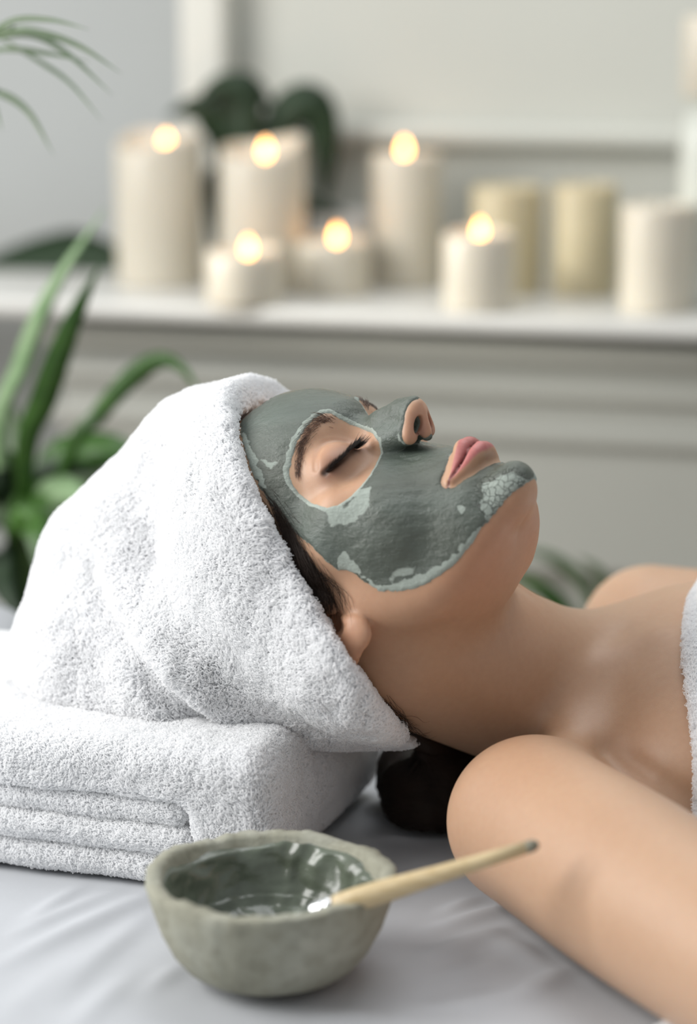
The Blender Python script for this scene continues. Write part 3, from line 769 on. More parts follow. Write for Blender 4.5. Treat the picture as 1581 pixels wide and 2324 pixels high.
woman = mesh_obj('person', V, [tuple(q) for q in Q]+[tuple(q) for q in other], M['skin'])
tag(woman, 'woman lying on her back with closed eyes, green clay on her face', 'person')
point_attr(woman, 'tint', tint, 'FLOAT_COLOR')

# ---------------------------------------------------------------- clay mask on the face
def dens(pts, step=6.0):
    out = []
    for a, b_ in zip(pts[:-1], pts[1:]):
        n = max(1, int(math.hypot(b_[0]-a[0], b_[1]-a[1])/step))
        out += [(a[0]+(b_[0]-a[0])*i/n, a[1]+(b_[1]-a[1])*i/n) for i in range(n)]
    return out+[pts[-1]]
def uv(h):                                   # spherical map about the middle of the head, millimetres at a radius of 90
    q = h-np.array([0, -55, -30]); r = np.linalg.norm(q, axis=1)
    return np.stack([np.arctan2(q[:, 0], q[:, 1])*90, np.arcsin(q[:, 2]/r)*90], 1)
def hits(pts):
    d = np.array(dens(pts)); P = march(lambda P: f_person(P), d[:, 0], d[:, 1]); return to_head(P[f_person(P) < 0.001])
def inside(p, poly):
    x, y = p[:, 0], p[:, 1]; c = np.zeros(len(p), bool); j = len(poly)-1
    for i in range(len(poly)):
        xi, yi = poly[i]; xj, yj = poly[j]
        c ^= ((yi > y) != (yj > y)) & (x < (xj-xi)*(y-yi)/(yj-yi+1e-12)+xi); j = i
    return c
def sdist(p, poly):
    d = np.full(len(p), 1e9)
    for a, b_ in zip(poly, np.roll(poly, -1, 0)):
        ba = b_-a; pa = p-a; t = np.clip((pa@ba)/(ba@ba+1e-12), 0, 1); d = np.minimum(d, ((pa-t[:, None]*ba)**2).sum(1))
    return np.sqrt(d)*np.where(inside(p, poly), 1, -1)
OUT = [(545, 932), (548, 990), (562, 1045), (588, 1105), (620, 1150), (658, 1200), (700, 1232), (728, 1262), (768, 1294), (785, 1292), (800, 1300), (830, 1322), (860, 1340), (905, 1343), (950, 1334), (1000, 1306), (1050, 1262), (1085, 1208), (1110, 1180), (1150, 1132), (1182, 1104), (1196, 1092)]
EYE = [(655, 1075), (662, 1040), (675, 1000), (694, 970), (716, 948), (735, 938), (752, 938), (770, 950), (792, 962), (820, 972), (845, 983), (860, 1005), (864, 1028), (850, 1060), (838, 1080), (815, 1108), (790, 1132), (765, 1148), (742, 1153), (705, 1142), (678, 1120), (662, 1098)]
MOU = [(1046, 984), (1036, 990), (1028, 1000), (1022, 1030), (1006, 1058), (998, 1078), (1000, 1098), (1012, 1112), (1026, 1117), (1060, 1096), (1095, 1068), (1126, 1042)]
NOS = [(950, 910), (942, 922), (931, 945), (927, 962), (930, 980), (930, 998), (938, 1012), (948, 1018), (963, 1004), (962, 992), (974, 978)]
oh = uv(hits(OUT)); oh = np.concatenate([[[-1, 97.0]], [[20, 95.0]], oh[oh[:, 0] > 0], [[-1, uv(np.array([[0, -3.0, -108]]))[0, 1]]]])
eh = uv(hits(EYE))
polys = [np.array([tuple(q) for q in Q[(hq[Q][:, :, 1] > -75).all(1)]])]
fq = polys[0]; oq = [q for q in other if (hq[list(q)][:, 1] > -75).all()]
use = np.unique(np.concatenate([fq.ravel()]+[np.array(q) for q in oq]))
pu = uv(hs[use]); Vu = V[use]
de = sdist(pu, eh); lu = hs[use]; dmth = np.full(len(use), -40.0); mm_ = (lu[:, 1] > -40) & (lu[:, 2] < -40); ll_ = lu[mm_]; dmth[mm_] = (np.where(ll_[:, 2] > -71.5-0.03*ll_[:, 0], 0.9+0.16*np.minimum(ll_[:, 0], 20), 4.4-0.06*ll_[:, 0])-np.minimum(chain(ll_, LIP_U), chain(ll_, LIP_L))); hu = hs[use]; dn = np.minimum(np.minimum((hu-np.array([0, 16.6, -38.6]))@NB[:, 2]+3.4, 14.0-hu[:, 0]), np.minimum(hu[:, 1]-4.2+0.85*hu[:, 0], np.minimum(-28-hu[:, 2], hu[:, 2]+45.5))); do = sdist(pu, oh)
do = np.where(pu[:, 0] < 1.5, 50-0*do, do); do = np.where((pu[:, 0] < 8) & (pu[:, 1] < -55), sdist(pu+[8, 0], oh)*0+np.minimum(50, (pu[:, 1]-oh[-1, 1])), do)
rag = 0.55*vnoise(Vu, 420, 1)+0.35*vnoise(Vu, 1100, 2)
sd = np.minimum(np.minimum(do+rag*1.5, -de+rag*0.5), np.minimum(-dmth+rag*0.6, -dn+rag*0.4))
Nn = grad(f_person, Vu); Nn /= np.linalg.norm(Nn, axis=1)[:, None]
th = np.where(sd > 0, 0.00015+0.00075*(1-np.exp(-np.maximum(sd, 0)/0.9)), sd*0.0006)
th = th+np.where(sd > 1, 0.00018*vnoise(Vu@rot('z', 30)*[0.35, 1, 1], 350, 4)+0.00010*vnoise(Vu, 900, 6), 0)
mp = np.full(len(V), -1); mp[use] = np.arange(len(use)); keepv = sd > -1.6
fl = [tuple(mp[q]) for q in fq if keepv[mp[q]].any()]+[tuple(mp[list(q)]) for q in oq if keepv[mp[list(q)]].any()]
lab = np.arange(len(use)); E_ = np.array([(q[k], q[k-1]) for q in fl for k in range(len(q))])
while True:
    m_ = np.minimum(lab[E_[:, 0]], lab[E_[:, 1]]); l2 = lab.copy(); np.minimum.at(l2, E_[:, 0], m_); np.minimum.at(l2, E_[:, 1], m_); l2 = l2[l2]
    if (l2 == lab).all(): break
    lab = l2
big = np.bincount(lab[E_[:, 0]]).argmax(); fl = [q for q in fl if lab[q[0]] == big]
u2 = np.unique(np.concatenate([np.array(q) for q in fl])); m2 = np.full(len(use), -1); m2[u2] = np.arange(len(u2))
mask = mesh_obj('clay_mask', (Vu+Nn*th[:, None])[u2], [tuple(m2[list(q)]) for q in fl], M['clay_mask'], woman)
tag(mask, 'cracked and drying grey green clay mask')
dry = np.maximum.reduce([0.95*sstep(-de+0.9*rag, 3.6, 1.6)*sstep(pu[:, 0]+0.4*pu[:, 1], 14, 30), 0.45*sstep(-de, 2.5, 0.5), 0.4*sstep(-dmth, 1.5, 0.2), 0.5*sstep(do, 2.5, 0.5), 0.0*do])
HH = Vu
DRY = [([(742, 1158), (790, 1148), (812, 1118), (838, 1110), (838, 1150), (815, 1180), (775, 1195), (748, 1200)], 1.0, 2.2), ([(768, 1262), (782, 1252), (800, 1272), (822, 1300), (850, 1325), (800, 1300), (768, 1296)], 1.0, 1.2),
       ([(868, 1312), (905, 1292), (945, 1284), (935, 1300), (890, 1318)], .85, 2.5), ([(842, 1322), (880, 1327), (928, 1313), (999, 1282), (1040, 1248), (1072, 1208), (1092, 1190), (1098, 1210), (1060, 1268), (1000, 1310), (950, 1340), (900, 1350), (850, 1345)], 1.0, 1.2),
       ([(1036, 1150), (1050, 1143), (1058, 1155), (1045, 1166)], 1.0, .7), ([(1086, 1110), (1110, 1098), (1140, 1080), (1170, 1078), (1200, 1096), (1150, 1140), (1108, 1186), (1092, 1160), (1096, 1135)], 1.05, 1.0),
       ([(548, 985), (562, 990), (578, 1030), (600, 1085), (606, 1110), (585, 1100), (555, 1040)], .95, 1.5), ([(596, 1045), (625, 1050), (622, 1066), (604, 1062)], .8, 1.5), ([(905, 985), (918, 990), (920, 1008), (908, 1004)], .8, 1.0), ([(725, 938), (750, 930), (770, 942), (745, 948)], .7, 1.0)]
for pp, s, fe in DRY:
    q = uv(hits(pp+[pp[0]])); dd = sdist(pu, q)+2.2*vnoise(Vu@rot('z', 40)*[0.3, 1, 1], 380, 13)+1.0*vnoise(Vu, 700, 14)
    dry = np.maximum(dry, s*sstep(dd, -1.5*fe, 1.5*fe))
crack = np.zeros(len(use))
for (px, py, rx) in [(1120, 1110, 9), (1150, 1100, 9), (1110, 1145, 8), (1170, 1095, 6)]:
    c = march(lambda P: f_person(P), [px], [py])[0]; crack = np.maximum(crack, np.exp(-(((HH-c)**2).sum(1)/(rx*0.001)**2)**2))
point_attr(mask, 'dry', dry[u2]); point_attr(mask, 'crack', crack[u2])

# ---------------------------------------------------------------- brows, lashes, hair
def on_face(x, y, z):
    """points of the head frame pulled onto the skin"""
    P = from_head(np.stack([x, y, z], -1)); return settle(f_person, P, 4, 0.01)
def brow_like(px, n, spread, length, seed, side=1):
    g = np.random.default_rng(seed); c = march(lambda P: f_person(P), [p[0] for p in px], [p[1] for p in px]); h = to_head(c)
    t = g.random(n)*(len(px)-1.001); i = t.astype(int); f = (t-i)[:, None]
    base = h[i]*(1-f)+h[i+1]*f; tan = h[i+1]-h[i]; tan /= np.linalg.norm(tan, axis=1)[:, None]
    base = base+g.normal(0, 1, (n, 3))*np.array(spread)*(1.15-0.6*(t/(len(px)-1)))[:, None]
    ok = (np.abs(base[:, 1]+15) < 40) & (np.abs(base[:, 2]-8) < 35) & (np.abs(h[i+1]-h[i]).max(1) < 25); base, tan, t = base[ok], tan[ok], t[ok]
    if side < 0: base[:, 0] *= -1; tan[:, 0] *= -1
    return base, tan, t/(len(px)-1), g
for side in (1, -1):
    base, tan, t, g = brow_like([(757, 952), (738, 950), (716, 962), (697, 985), (684, 1012), (677, 1045), (676, 1078)], 330, (1.2, .8, 1.9), 7, 3, side)
    B0 = settle(f_person, from_head(base), 4, 0.01); N_ = grad(f_person, B0); N_ /= np.linalg.norm(N_, axis=1)[:, None]
    up = np.array([0, 0, 1.0])*((1-t)**1.5)[:, None]*0.6-np.array([0, 0, 1.0])*t[:, None]*0.12
    T = (tan*(0.55+0.6*t)[:, None]+up+g.normal(0, .11, tan.shape))@RH.T; T /= np.linalg.norm(T, axis=1)[:, None]
    L = (0.0048+0.0026*g.random(len(t)))*(1-0.25*t)
    pts = np.stack([B0+T*(L*s)[:, None]+N_*(0.0009*math.sin(math.pi*min(s, .9))+0.0001) for s in (0, .33, .66, 1)], 1)
    pts = pts[(np.abs(f_person(B0)) < 0.0006) & (np.abs(f_person(pts[:, -1])) < 0.004)]
    strands('eyebrow', pts, np.array([.00007, .00007, .00005, .00002]), M['brow'], woman)
    k = np.array(LID)[3:, :3]; n = 300; g = np.random.default_rng(5+side)
    t = g.random(n)*(len(k)-1.001); i = t.astype(int); f = (t-i)[:, None]; base = k[i]*(1-f)+k[i+1]*f; base[:, 1] += 0.8
    xdir = (base[:, 0]-31)/15
    if side < 0: base[:, 0] *= -1; xdir = -xdir
    B0 = settle(f_person, from_head(base), 3, 0.01)
    dirs = np.stack([xdir*0.55, np.full(n, 0.75), np.full(n, -0.95)], 1)+g.normal(0, .14, (n, 3)); tip = np.stack([xdir*0.5, np.full(n, .9), np.full(n, .1)], 1)
    L = (0.0055+0.004*g.random(n))
    D1 = dirs@RH.T; D1 /= np.linalg.norm(D1, axis=1)[:, None]; D2 = tip@RH.T; D2 /= np.linalg.norm(D2, axis=1)[:, None]
    pts = np.stack([B0+D1*(L*s)[:, None]+D2*(L*s*s*0.35)[:, None] for s in (0, .33, .66, 1)], 1)
    pts = pts[np.abs(f_person(B0)) < 0.0006]
    strands('eyelashes', pts, np.array([.00017, .00015, .0001, .00002]), M['lash'], woman)

# hair cap under the towel, and the loose knot of hair behind the shoulder
def f_hair(P):
    h = to_head(P); s = h.copy(); s[:, 0] = np.abs(s[:, 0])
    d = ell(s, (0, -91, 22), (72.5, 93.5, 78.5))
    d = smin(d, ell(s, (0, -120, -30), (55, 50, 50)), 15)
    line = (s[:, 1]+40+0.55*(70-s[:, 2])*(s[:, 0]/72)+np.where(s[:, 2] < -18, (-18-s[:, 2])*1.2, 0)-np.maximum(0, (s[:, 2]-40))*0.75)
    d = smax(d, line, 6)
    return d/1000.0
HK = at_y(988, 1815, 1.352)
def f_knot(P):
    q = P*1000.0; c = HK*1000.0
    d = ell(q, c+np.array([0, 0, 4]), (33, 30, 27))
    d = smin(d, ell(q, at_y(1010, 1765, 1.385)*1000.0, (42, 32, 38)), 14)
    d = smin(d, chain(q, [(*at_y(900, 1618, 1.315)*1000.0, 4.5), (*at_y(965, 1685, 1.33)*1000.0, 8), (*at_y(1045, 1755, 1.36)*1000.0, 13), (*at_y(1030, 1790, 1.37)*1000.0, 16)]), 10)
    d = d+0.5*vnoise(P*[1, 1, 4], 70, 81)
    return smax(d, 0.6-q[:, 2], 3)/1000.0
def f_allhair(P):
    d = np.minimum(f_hair(P), f_knot(P))
    return smax(d, -(f_person(P)+0.0010), 0.001)
Vh, Qh = net(lambda P: smax(f_hair(P), -(f_person(P)+0.0010), 0.001), (-0.13, 1.17, 0.03), (0.15, 1.50, 0.28), 0.0024)
Vh = Vh+0.0005*np.stack([vnoise(Vh*[1, 1, 3], 260, 9)]*3, 1)
hair = mesh_obj('hair', Vh, Qh, M['hair'], woman); tag(hair, 'dark brown hair tucked under the towel')
Vk, Qk = net(lambda P: smax(f_knot(P), -(f_person(P)+0.0010), 0.001), (-0.03, 1.24, -0.01), (0.20, 1.48, 0.13), 0.0024)
bun = mesh_obj('hair_bun', Vk+0.0005*np.stack([vnoise(Vk*[1, 1, 3], 260, 9)]*3, 1)*(Vk[:, 2:3] > 0.003), Qk, M['hair'], woman); tag(bun, 'loose dark hair gathered on the bed behind the shoulder')
g = np.random.default_rng(11)
# temple strands sweeping back from the hairline to the ear
def skin_strands(px0, px1, n, jit, rise, seed, r=0.00009, bend=(0, 0)):
    g = np.random.default_rng(seed); out = []
    w = g.random(n)
    a = np.array([np.array(px0[0])*(1-x)+np.array(px0[1])*x for x in w])+g.normal(0, jit, (n, 2))
    b_ = np.array([np.array(px1[0])*(1-x)+np.array(px1[1])*x for x in w])+g.normal(0, jit*1.3, (n, 2))
    bd = np.array(bend)+g.normal(0, jit*0.5, (n, 2))
    rows = []
    for s in np.linspace(0, 1, 7):
        q = a*(1-s)+b_*s+bd*math.sin(math.pi*s)
        P = march(lambda P: np.minimum(f_person(P), f_hair(P)), q[:, 0], q[:, 1])
        N_ = grad(f_person, P); N_ /= np.linalg.norm(N_, axis=1)[:, None]; rows.append(P+N_*(0.0006+rise*math.sin(math.pi*s)*g.random((n, 1))))
    out = np.stack(rows, 1); e = np.minimum(f_person(out.reshape(-1, 3)), f_hair(out.reshape(-1, 3))).reshape(n, -1)
    return out[(np.abs(e).max(1) < 0.006) & (np.linalg.norm(np.diff(out, axis=1), axis=2).max(1) < 0.02)]
S = [skin_strands([(610, 1130), (640, 1190)], [(700, 1380), (735, 1400)], 70, 8, .003, 1, bend=(10, 10)),
     skin_strands([(640, 1180), (700, 1280)], [(715, 1390), (755, 1395)], 260, 7, .003, 2, bend=(14, 0)),
     skin_strands([(590, 1100), (620, 1150)], [(700, 1225), (690, 1300)], 26, 8, .002, 3),
     skin_strands([(690, 1260), (740, 1310)], [(760, 1400), (790, 1390)], 26, 9, .002, 4, bend=(12, -6)),
     skin_strands([(548, 905), (565, 893)], [(540, 960), (545, 925)], 60, 6, .001, 5),
     skin_strands([(600, 888), (560, 890)], [(550, 900), (540, 925)], 90, 6, .001, 8),
     skin_strands([(860, 1580), (960, 1680)], [(930, 1650), (1020, 1735)], 170, 9, .004, 6, bend=(4, 6))]
strands('hair_strands', np.concatenate(S), np.array([.00008]*5+[.00005, .00002]), M['hair'], woman)
n = 900; a0 = g.random(n)*2*math.pi; r0_ = np.sqrt(g.random(n)); kn = []
for s in np.linspace(0, 1, 8):
    q = at_y(880, 1800, 1.335)*(1-s)+at_y(1075, 1825, 1.345)*s+np.stack([0*a0, 0.020*np.cos(a0)*r0_-0.012*math.sin(math.pi*s), 0.022*np.sin(a0)*r0_+0.010*math.sin(math.pi*s)], 1)
    q = settle(f_allhair, q, 3, 0.02); N_ = grad(f_allhair, q); q = q+N_/np.linalg.norm(N_, axis=1)[:, None]*(0.0003+0.0008*g.random((n, 1))); q[:, 2] = np.maximum(q[:, 2], 0.0012); kn.append(q)
strands('hair_strands', np.stack(kn, 1), np.array([.00013]*8), M['hair'], woman)

# ================================================================ towels
ND = np.array([math.cos(0), 0, 0])
def loops(parent, V, Q, dens_fn, length=0.0042, rad=0.00028, seed=1, cell=0.0085, lean=0.8):
    """terry loops standing on a mesh: one curves object"""
    g = np.random.default_rng(seed)
    T3 = np.concatenate([Q[:, [0, 1, 2]], Q[:, [0, 2, 3]]]); a, b_, c = V[T3[:, 0]], V[T3[:, 1]], V[T3[:, 2]]
    cr = np.cross(b_-a, c-a); ar = 0.5*np.linalg.norm(cr, axis=1); nr = cr/(2*ar[:, None]+1e-15)
    lam = ar*1e6*dens_fn((a+b_+c)/3, nr); n = g.poisson(lam); idx = np.repeat(np.arange(len(T3)), n)
    r1 = np.sqrt(g.random(len(idx)))[:, None]; r2 = g.random(len(idx))[:, None]
    P = a[idx]*(1-r1)+b_[idx]*r1*(1-r2)+c[idx]*r1*r2; N_ = nr[idx]
    # lean towards nearby cell centres so the pile clumps
    ic = np.floor(P/cell); best = np.full(len(P), 1e9); cen = P.copy()
    for dx in (-1, 0, 1):
        for dy in (-1, 0, 1):
            for dz in (-1, 0, 1):
                cv = ic+np.array([dx, dy, dz]); hsh = np.sin(cv@np.array([127.1, 311.7, 74.7])+seed)*43758.5453
                c3 = (cv+np.stack([hsh % 1, (hsh*1.7) % 1, (hsh*2.3) % 1], 1))*cell; e = ((c3-P)**2).sum(1)
                m_ = e < best; best[m_] = e[m_]; cen[m_] = c3[m_]
    to = cen-P; to -= N_*(to*N_).sum(1)[:, None]
    sw = np.stack([vnoise(P, 45, k+7+seed) for k in range(3)], 1); sw -= N_*(sw*N_).sum(1)[:, None]
    D = to/cell*0.55+sw*0.9+g.normal(0, .5, P.shape); D -= N_*(D*N_).sum(1)[:, None]
    L = length*(0.7+0.6*g.random(len(P)))*(1+0.25*vnoise(P, 120, 3+seed)); L = L[:, None]
    rows = [P+N_*(L*hh)+D*(L*lean*dd) for hh, dd in ((-0.1, 0), (0.42, 0.1), (0.72, 0.38), (0.72, 0.75), (0.42, 0.95))]
    o = strands('terry_pile', np.stack(rows, 1), np.array([1, 1, 1, 1, .7])*rad, M['loops'], parent); o['kind'] = 'stuff'
    return len(P)

# folded towel under the head: the outer fold wraps three inner folds
TU = np.array([0.945, -0.328, 0.0]); TU /= np.linalg.norm(TU); TV = np.array([-TU[1], TU[0], 0.0])
TC = np.array([-0.0468, 1.229, 0.0]); TWH = 0.078
def to_tow(P): q = P-TC; return np.stack([q@TU, q@TV, q[:, 2]], 1)*1000.0
def rbox(q, lo, hi, r):
    lo = np.array(lo, float); hi = np.array(hi, float); c = (lo+hi)/2; e = (hi-lo)/2-r
    d = np.abs(q-c)-e; return np.sqrt((np.maximum(d, 0)**2).sum(1))+np.minimum(d.max(1), 0)-r
def tow_wave(P): return 1.6*vnoise(P, 26, 21)+0.9*vnoise(P, 70, 22)

# turban -----------------------------------------------------------------------------------------------------------------
tb = lambda px, py, y, r: (*(at_y(px, py, y)*1000.0), r)
HEMPX = [(512, 890), (508, 940), (528, 1005), (560, 1085), (588, 1140), (640, 1240), (680, 1330), (715, 1390), (750, 1450), (790, 1500)]
hp = march(lambda P: np.minimum(f_head(to_head(P)), f_body(P))/1000.0-0.011, [p[0] for p in HEMPX], [p[1] for p in HEMPX])
at_x_w = lambda px, xs: np.stack([from_head(at_x(*p, x)) for p, x in zip(px, xs)])
hp2 = np.concatenate([hp, [at_y(870, 1590, 1.295), at_y(955, 1690, 1.29)], from_head(np.array([[-66, -50, 35.0], [-70, -85, -10]])), at_x_w([(632, 876), (580, 856)], [-34, -18])])
hc = hp2.mean(0); u_, s_, vt = np.linalg.svd(hp2-hc); HN = vt[2]
if HN@(from_head((0, 0, -60))-hc) < 0: HN = -HN
HA = hp[-1]-hp[0]; HA -= HN*(HA@HN); HA /= np.linalg.norm(HA); HB = np.cross(HN, HA)
qq = np.stack([np.ones(len(hp2)), (hp2-hc)@HA, (hp2-hc)@HB, ((hp2-hc)@HA)**2, 8*((hp2-hc)@HA)**3], 1)
wts = np.r_[np.full(len(hp), 3.0), 4, 4, .4, .4, 1.2, 1.2]
HC = np.linalg.lstsq(qq*wts[:, None], ((hp2-hc)@HN)*wts, rcond=None)[0]
HLO, HHI = ((hp2-hc)@HA).min(), ((hp2-hc)@HA).max()
def f_hem(P):
    q = P-hc; a, b_ = q@HA, q@HB
    a = np.clip(a, HLO-0.01, HHI+0.012)
    return (q@HN-(HC[0]+HC[1]*a+HC[2]*b_+HC[3]*a*a+HC[4]*8*a**3))*1000.0
def f_turb0(P):
    h = to_head(P); s = h.copy(); s[:, 0] = np.abs(s[:, 0])
    Pm = P*1000.0
    d = smin(ell(s, (0, -88, 24), (82, 103, 88)), ell(s, (0, -54, 42), (69, 71, 69)), 14)
    d = smin(d, ell(s, (0, -108, -40), (83, 64, 68)), 20)
    for q in (tb(512, 1085, 1.39, 54), tb(405, 1185, 1.40, 52)):
        d = smin(d, np.sqrt(((Pm-q[:3])**2).sum(1))-q[3], 20)
    d = smin(d, chain(Pm, [tb(320, 1310, 1.41, 61), tb(270, 1475, 1.40, 59)]), 20)
    d = smin(d, chain(Pm, [tb(270, 1500, 1.37, 54), tb(440, 1520, 1.34, 50)]), 25)
    d = smin(d, chain(Pm, [tb(600, 1560, 1.33, 36), tb(760, 1600, 1.315, 26), tb(930, 1668, 1.315, 14), tb(1010, 1722, 1.335, 9)]), 16)
    return d
def tpath(px): return march(lambda P: f_turb0(P)/1000.0, [p[0] for p in px], [p[1] for p in px], 1.0, 1.8)*1000.0
G1 = tpath([(215, 1300), (245, 1400), (300, 1475), (345, 1530), (400, 1590), (460, 1640), (530, 1680)])
G2 = tpath([(340, 1545), (368, 1590), (410, 1620), (470, 1645)])
R1 = tpath([(270, 1290), (330, 1430), (390, 1530), (470, 1620), (540, 1660)])
DN = tpath([(268, 1040), (300, 1120)])
HO = tpath([(150, 1300), (170, 1400), (210, 1480)])
def f_turban(P):
    Pm = P*1000.0; d = f_turb0(P)
    m = d < 25
    if m.any():
        Q_ = Pm[m]; e = d[m]
        e = e+22*np.exp(-(pline(Q_, G1)/7.0)**2)*np.clip((Q_[:, 0]-G1[0, 0]+10)/70, .3, 1)+16*np.exp(-(pline(Q_, G2)/5.5)**2)
        e = e-7*np.exp(-(pline(Q_, R1)/14.0)**2)+6*np.exp(-(pline(Q_, DN)/11.0)**2)+5*np.exp(-(pline(Q_, HO)/18.0)**2)
        e = e+2.6*vnoise(P[m], 24, 31)+1.1*vnoise(P[m], 75, 32)
        d = d.copy(); d[m] = e
    d = smax(d, f_hem(P)+1.5*vnoise(P, 60, 33), 7)
    flap = chain(Pm, [tb(780, 1670, 1.345, 12), tb(900, 1705, 1.35, 10), tb(985, 1728, 1.362, 8), tb(1060, 1748, 1.375, 6)])
    d = smin(d, flap, 10)
    d = smax(d, 62-Pm[:, 2], 6)
    return d/1000.0
def f_turban_cut(P):
    d = f_turban(P); m = d < 0.02
    if m.any():
        e = d[m]; q = P[m]; e = smax(e, -(np.minimum(f_person(q), f_allhair(q))-0.0018), 0.002); d = d.copy(); d[m] = e
    return d
tur = empty('towel_turban', tuple(from_head((0, -90, 20)))); tag(tur, "white terry towel wrapped as a turban around the woman's head", 'towel')
Vt, Qt = net(f_turban_cut, (-0.24, 1.18, 0.055), (0.13, 1.56, 0.36), 0.0033)
mesh_obj('wrap', Vt, Qt, M['terry'], tur)
def tdens(C_, N_):
    v = CAM-C_; v /= np.linalg.norm(v, axis=1)[:, None]; f = (v*N_).sum(1)
    h = np.minimum(f_person(C_), f_allhair(C_))
    return np.where(h < 0.0045, 0.0, np.where(f > -0.35, 3.0, 0.4))
print('loops', loops(tur, Vt, Qt, tdens, 0.0032, 0.00026, 3))

def f_outer(P):
    q = to_tow(P); w = tow_wave(P)
    q = q+np.stack([w, w*0.8, w*0.5], 1); q[:, 2] += -0.035*np.minimum(q[:, 0], 0)*0
    bulge = 10*np.exp(-((q[:, 2]-40)/26)**2)*np.exp(-(np.maximum(0, -q[:, 0])/22)**2)
    q[:, 0] -= bulge*0.5
    d = rbox(q, (-300, 0, 0.5), (0, 200, TWH*1000), 15)
    inner = rbox(q+np.stack([0.25*(q[:, 2]-20), 0*w, 0*w], 1), (-500, -60, -40), (-36, 180, 49.5), 8)
    d = smax(d, -inner, 4)
    d = smax(d, -(f_turban(P)*1000.0-1.5), 2)
    return smax(d, 0.6-P[:, 2]*1000, 1)/1000.0
def f_inner(k):
    z = [(33.2, 48.6), (17.2, 32.4), (0.6, 16.4)][k]; dx = [0, -2.5, -1][k]; lf = [-290, -297, -300][k]
    def f(P):
        q = to_tow(P); w = tow_wave(P+np.array([0, 0, 0.02*k])); z_ = 1.0*vnoise(P*[1, 1, 0], 30, 40+k)
        q = q+np.stack([w, w*0.6, z_*0.5], 1)
        e = 10
        d = rbox(q, (lf, 2+dx, z[0]), (-38-0.25*(z[0]-12)-1.5, 178, z[1]), 7.4)
        return smax(d, 0.5-P[:, 2]*1000, 1)/1000.0
    return f
stk = empty('folded_towel', tuple(TC+TU*-0.17+TV*0.1)); tag(stk, 'thick white terry towel folded in four layers under the turban', 'towel')
def sdens(C_, N_):
    v = CAM-C_; v /= np.linalg.norm(v, axis=1)[:, None]; f = (v*N_).sum(1)
    t = f_turban(C_); return np.where((C_[:, 0] < -0.3) | (f < -0.3) | (t < 0.003) | (C_[:, 1] > 1.43), 0.0, 2.5)
Vo, Qo = net(f_outer, (-0.46, 1.2, -0.005), (0.06, 1.62, 0.095), 0.0034)
o = mesh_obj('outer_fold', Vo, Qo, M['terry'], stk); print('loops', loops(stk, Vo, Qo, sdens, 0.0026, 0.00025, 5))
for k in range(3):
    fk = f_inner(k); Vk, Qk = net(fk, (-0.42, 1.2, -0.005), (0.0, 1.60, 0.06), 0.0034)
    o = mesh_obj('inner_fold', Vk, Qk, M['terry'], stk)
    loops(stk, Vk, Qk, lambda C_, N_: np.where((C_[:, 0] < -0.3) | (N_[:, 1] > 0.0), 0, 2.7), 0.0025, 0.00025, 8+k)

# towel around the chest
def f_wrap(P):
    Pm = P*1000.0; B = lambda x, y, z: tuple(from_body((x, y, z))*1000.0)
    d = ell(Pm, B(0, -70, -150), (145, 92, 190), RB@rot('x', -14))
    for sgn in (1, -1): d = smin(d, ell(Pm, B(sgn*62, 14, -150), (60, 48, 60), RB), 40)
    pe = f_person(P)*1000.0
    d = smax(pe-7.5, d-26, 8)
    for s0, ar in ((SH_N, ARM), (SH_F, -UB)): d = smax(d, -(cone(Pm, tuple((s0-ar*0.03)*1000), tuple((s0+ar*0.30)*1000), 47, 44)-5), 5)
    b_ = to_body(P)
    d = smax(d, b_[:, 2]+WZ(b_[:, 0]), 6); d = smax(d, -(b_[:, 2]+300), 4)
    d = smax(d, 2-Pm[:, 2], 2)
    return smax(d, -(pe-0.8), 1.0)/1000.0
wp = march(lambda P: f_person(P), [1580, 1558, 1551, 1558, 1576], [1345, 1420, 1500, 1620, 1735]); wb = to_body(wp); print('hem', wb.round(), to_body(march(lambda P: f_person(P), [1500], [1600])).round())
_wx = np.polyfit(wb[:, 0], -wb[:, 2], 2)
def WZ(x): return np.polyval(_wx, np.clip(x, wb[:, 0].min()-25, wb[:, 0].max()+40))
cw = empty('bath_towel', tuple(from_body((0, -40, -200)))); tag(cw, "white terry bath towel wrapped around the woman's chest", 'towel')
Vw, Qw = net(f_wrap, (0.05, 1.0, -0.01), (0.60, 1.72, 0.30), 0.0032)
mesh_obj('wrap', Vw, Qw, M['terry'], cw)
print('loops', loops(cw, Vw, Qw, lambda C_, N_: np.where((((CAM-C_)*N_).sum(1) < -0.2) | (f_person(C_) < .003), 0, np.where(to_px(C_)[:, 0] > 1640, 0.7, 2.2)), 0.0026, 0.00021, 15))
# white cloth corner at the lower edge
fcx = at_z(1552, 2382, 0.0)
def f_cloth(P):
    q = (P-fcx)*1000.0; c_, s_ = math.cos(0.6), math.sin(0.6); q = np.stack([q[:, 0]*c_+q[:, 1]*s_, -q[:, 0]*s_+q[:, 1]*c_, q[:, 2]], 1)
    w = 1.2*vnoise(P, 60, 51); return smax(rbox(q+w[:, None], (-13, -60, 0.5), (60, 11, 11), 5), -(f_person(P)*1000-.8), 1)/1000.0
Vc, Qc = net(f_cloth, fcx-[.09, .09, .005], fcx+[.09, .09, .03], 0.0026)
fcl = empty('face_cloth', tuple(fcx)); tag(fcl, 'corner of a small white terry cloth beside the arm at the lower edge', 'towel')
mesh_obj('cloth', Vc, Qc, M['terry'], fcl); loops(fcl, Vc, Qc, lambda C_, N_: np.where(N_[:, 2] > -0.5, 2.2, 0), 0.0026, 0.00021, 17)
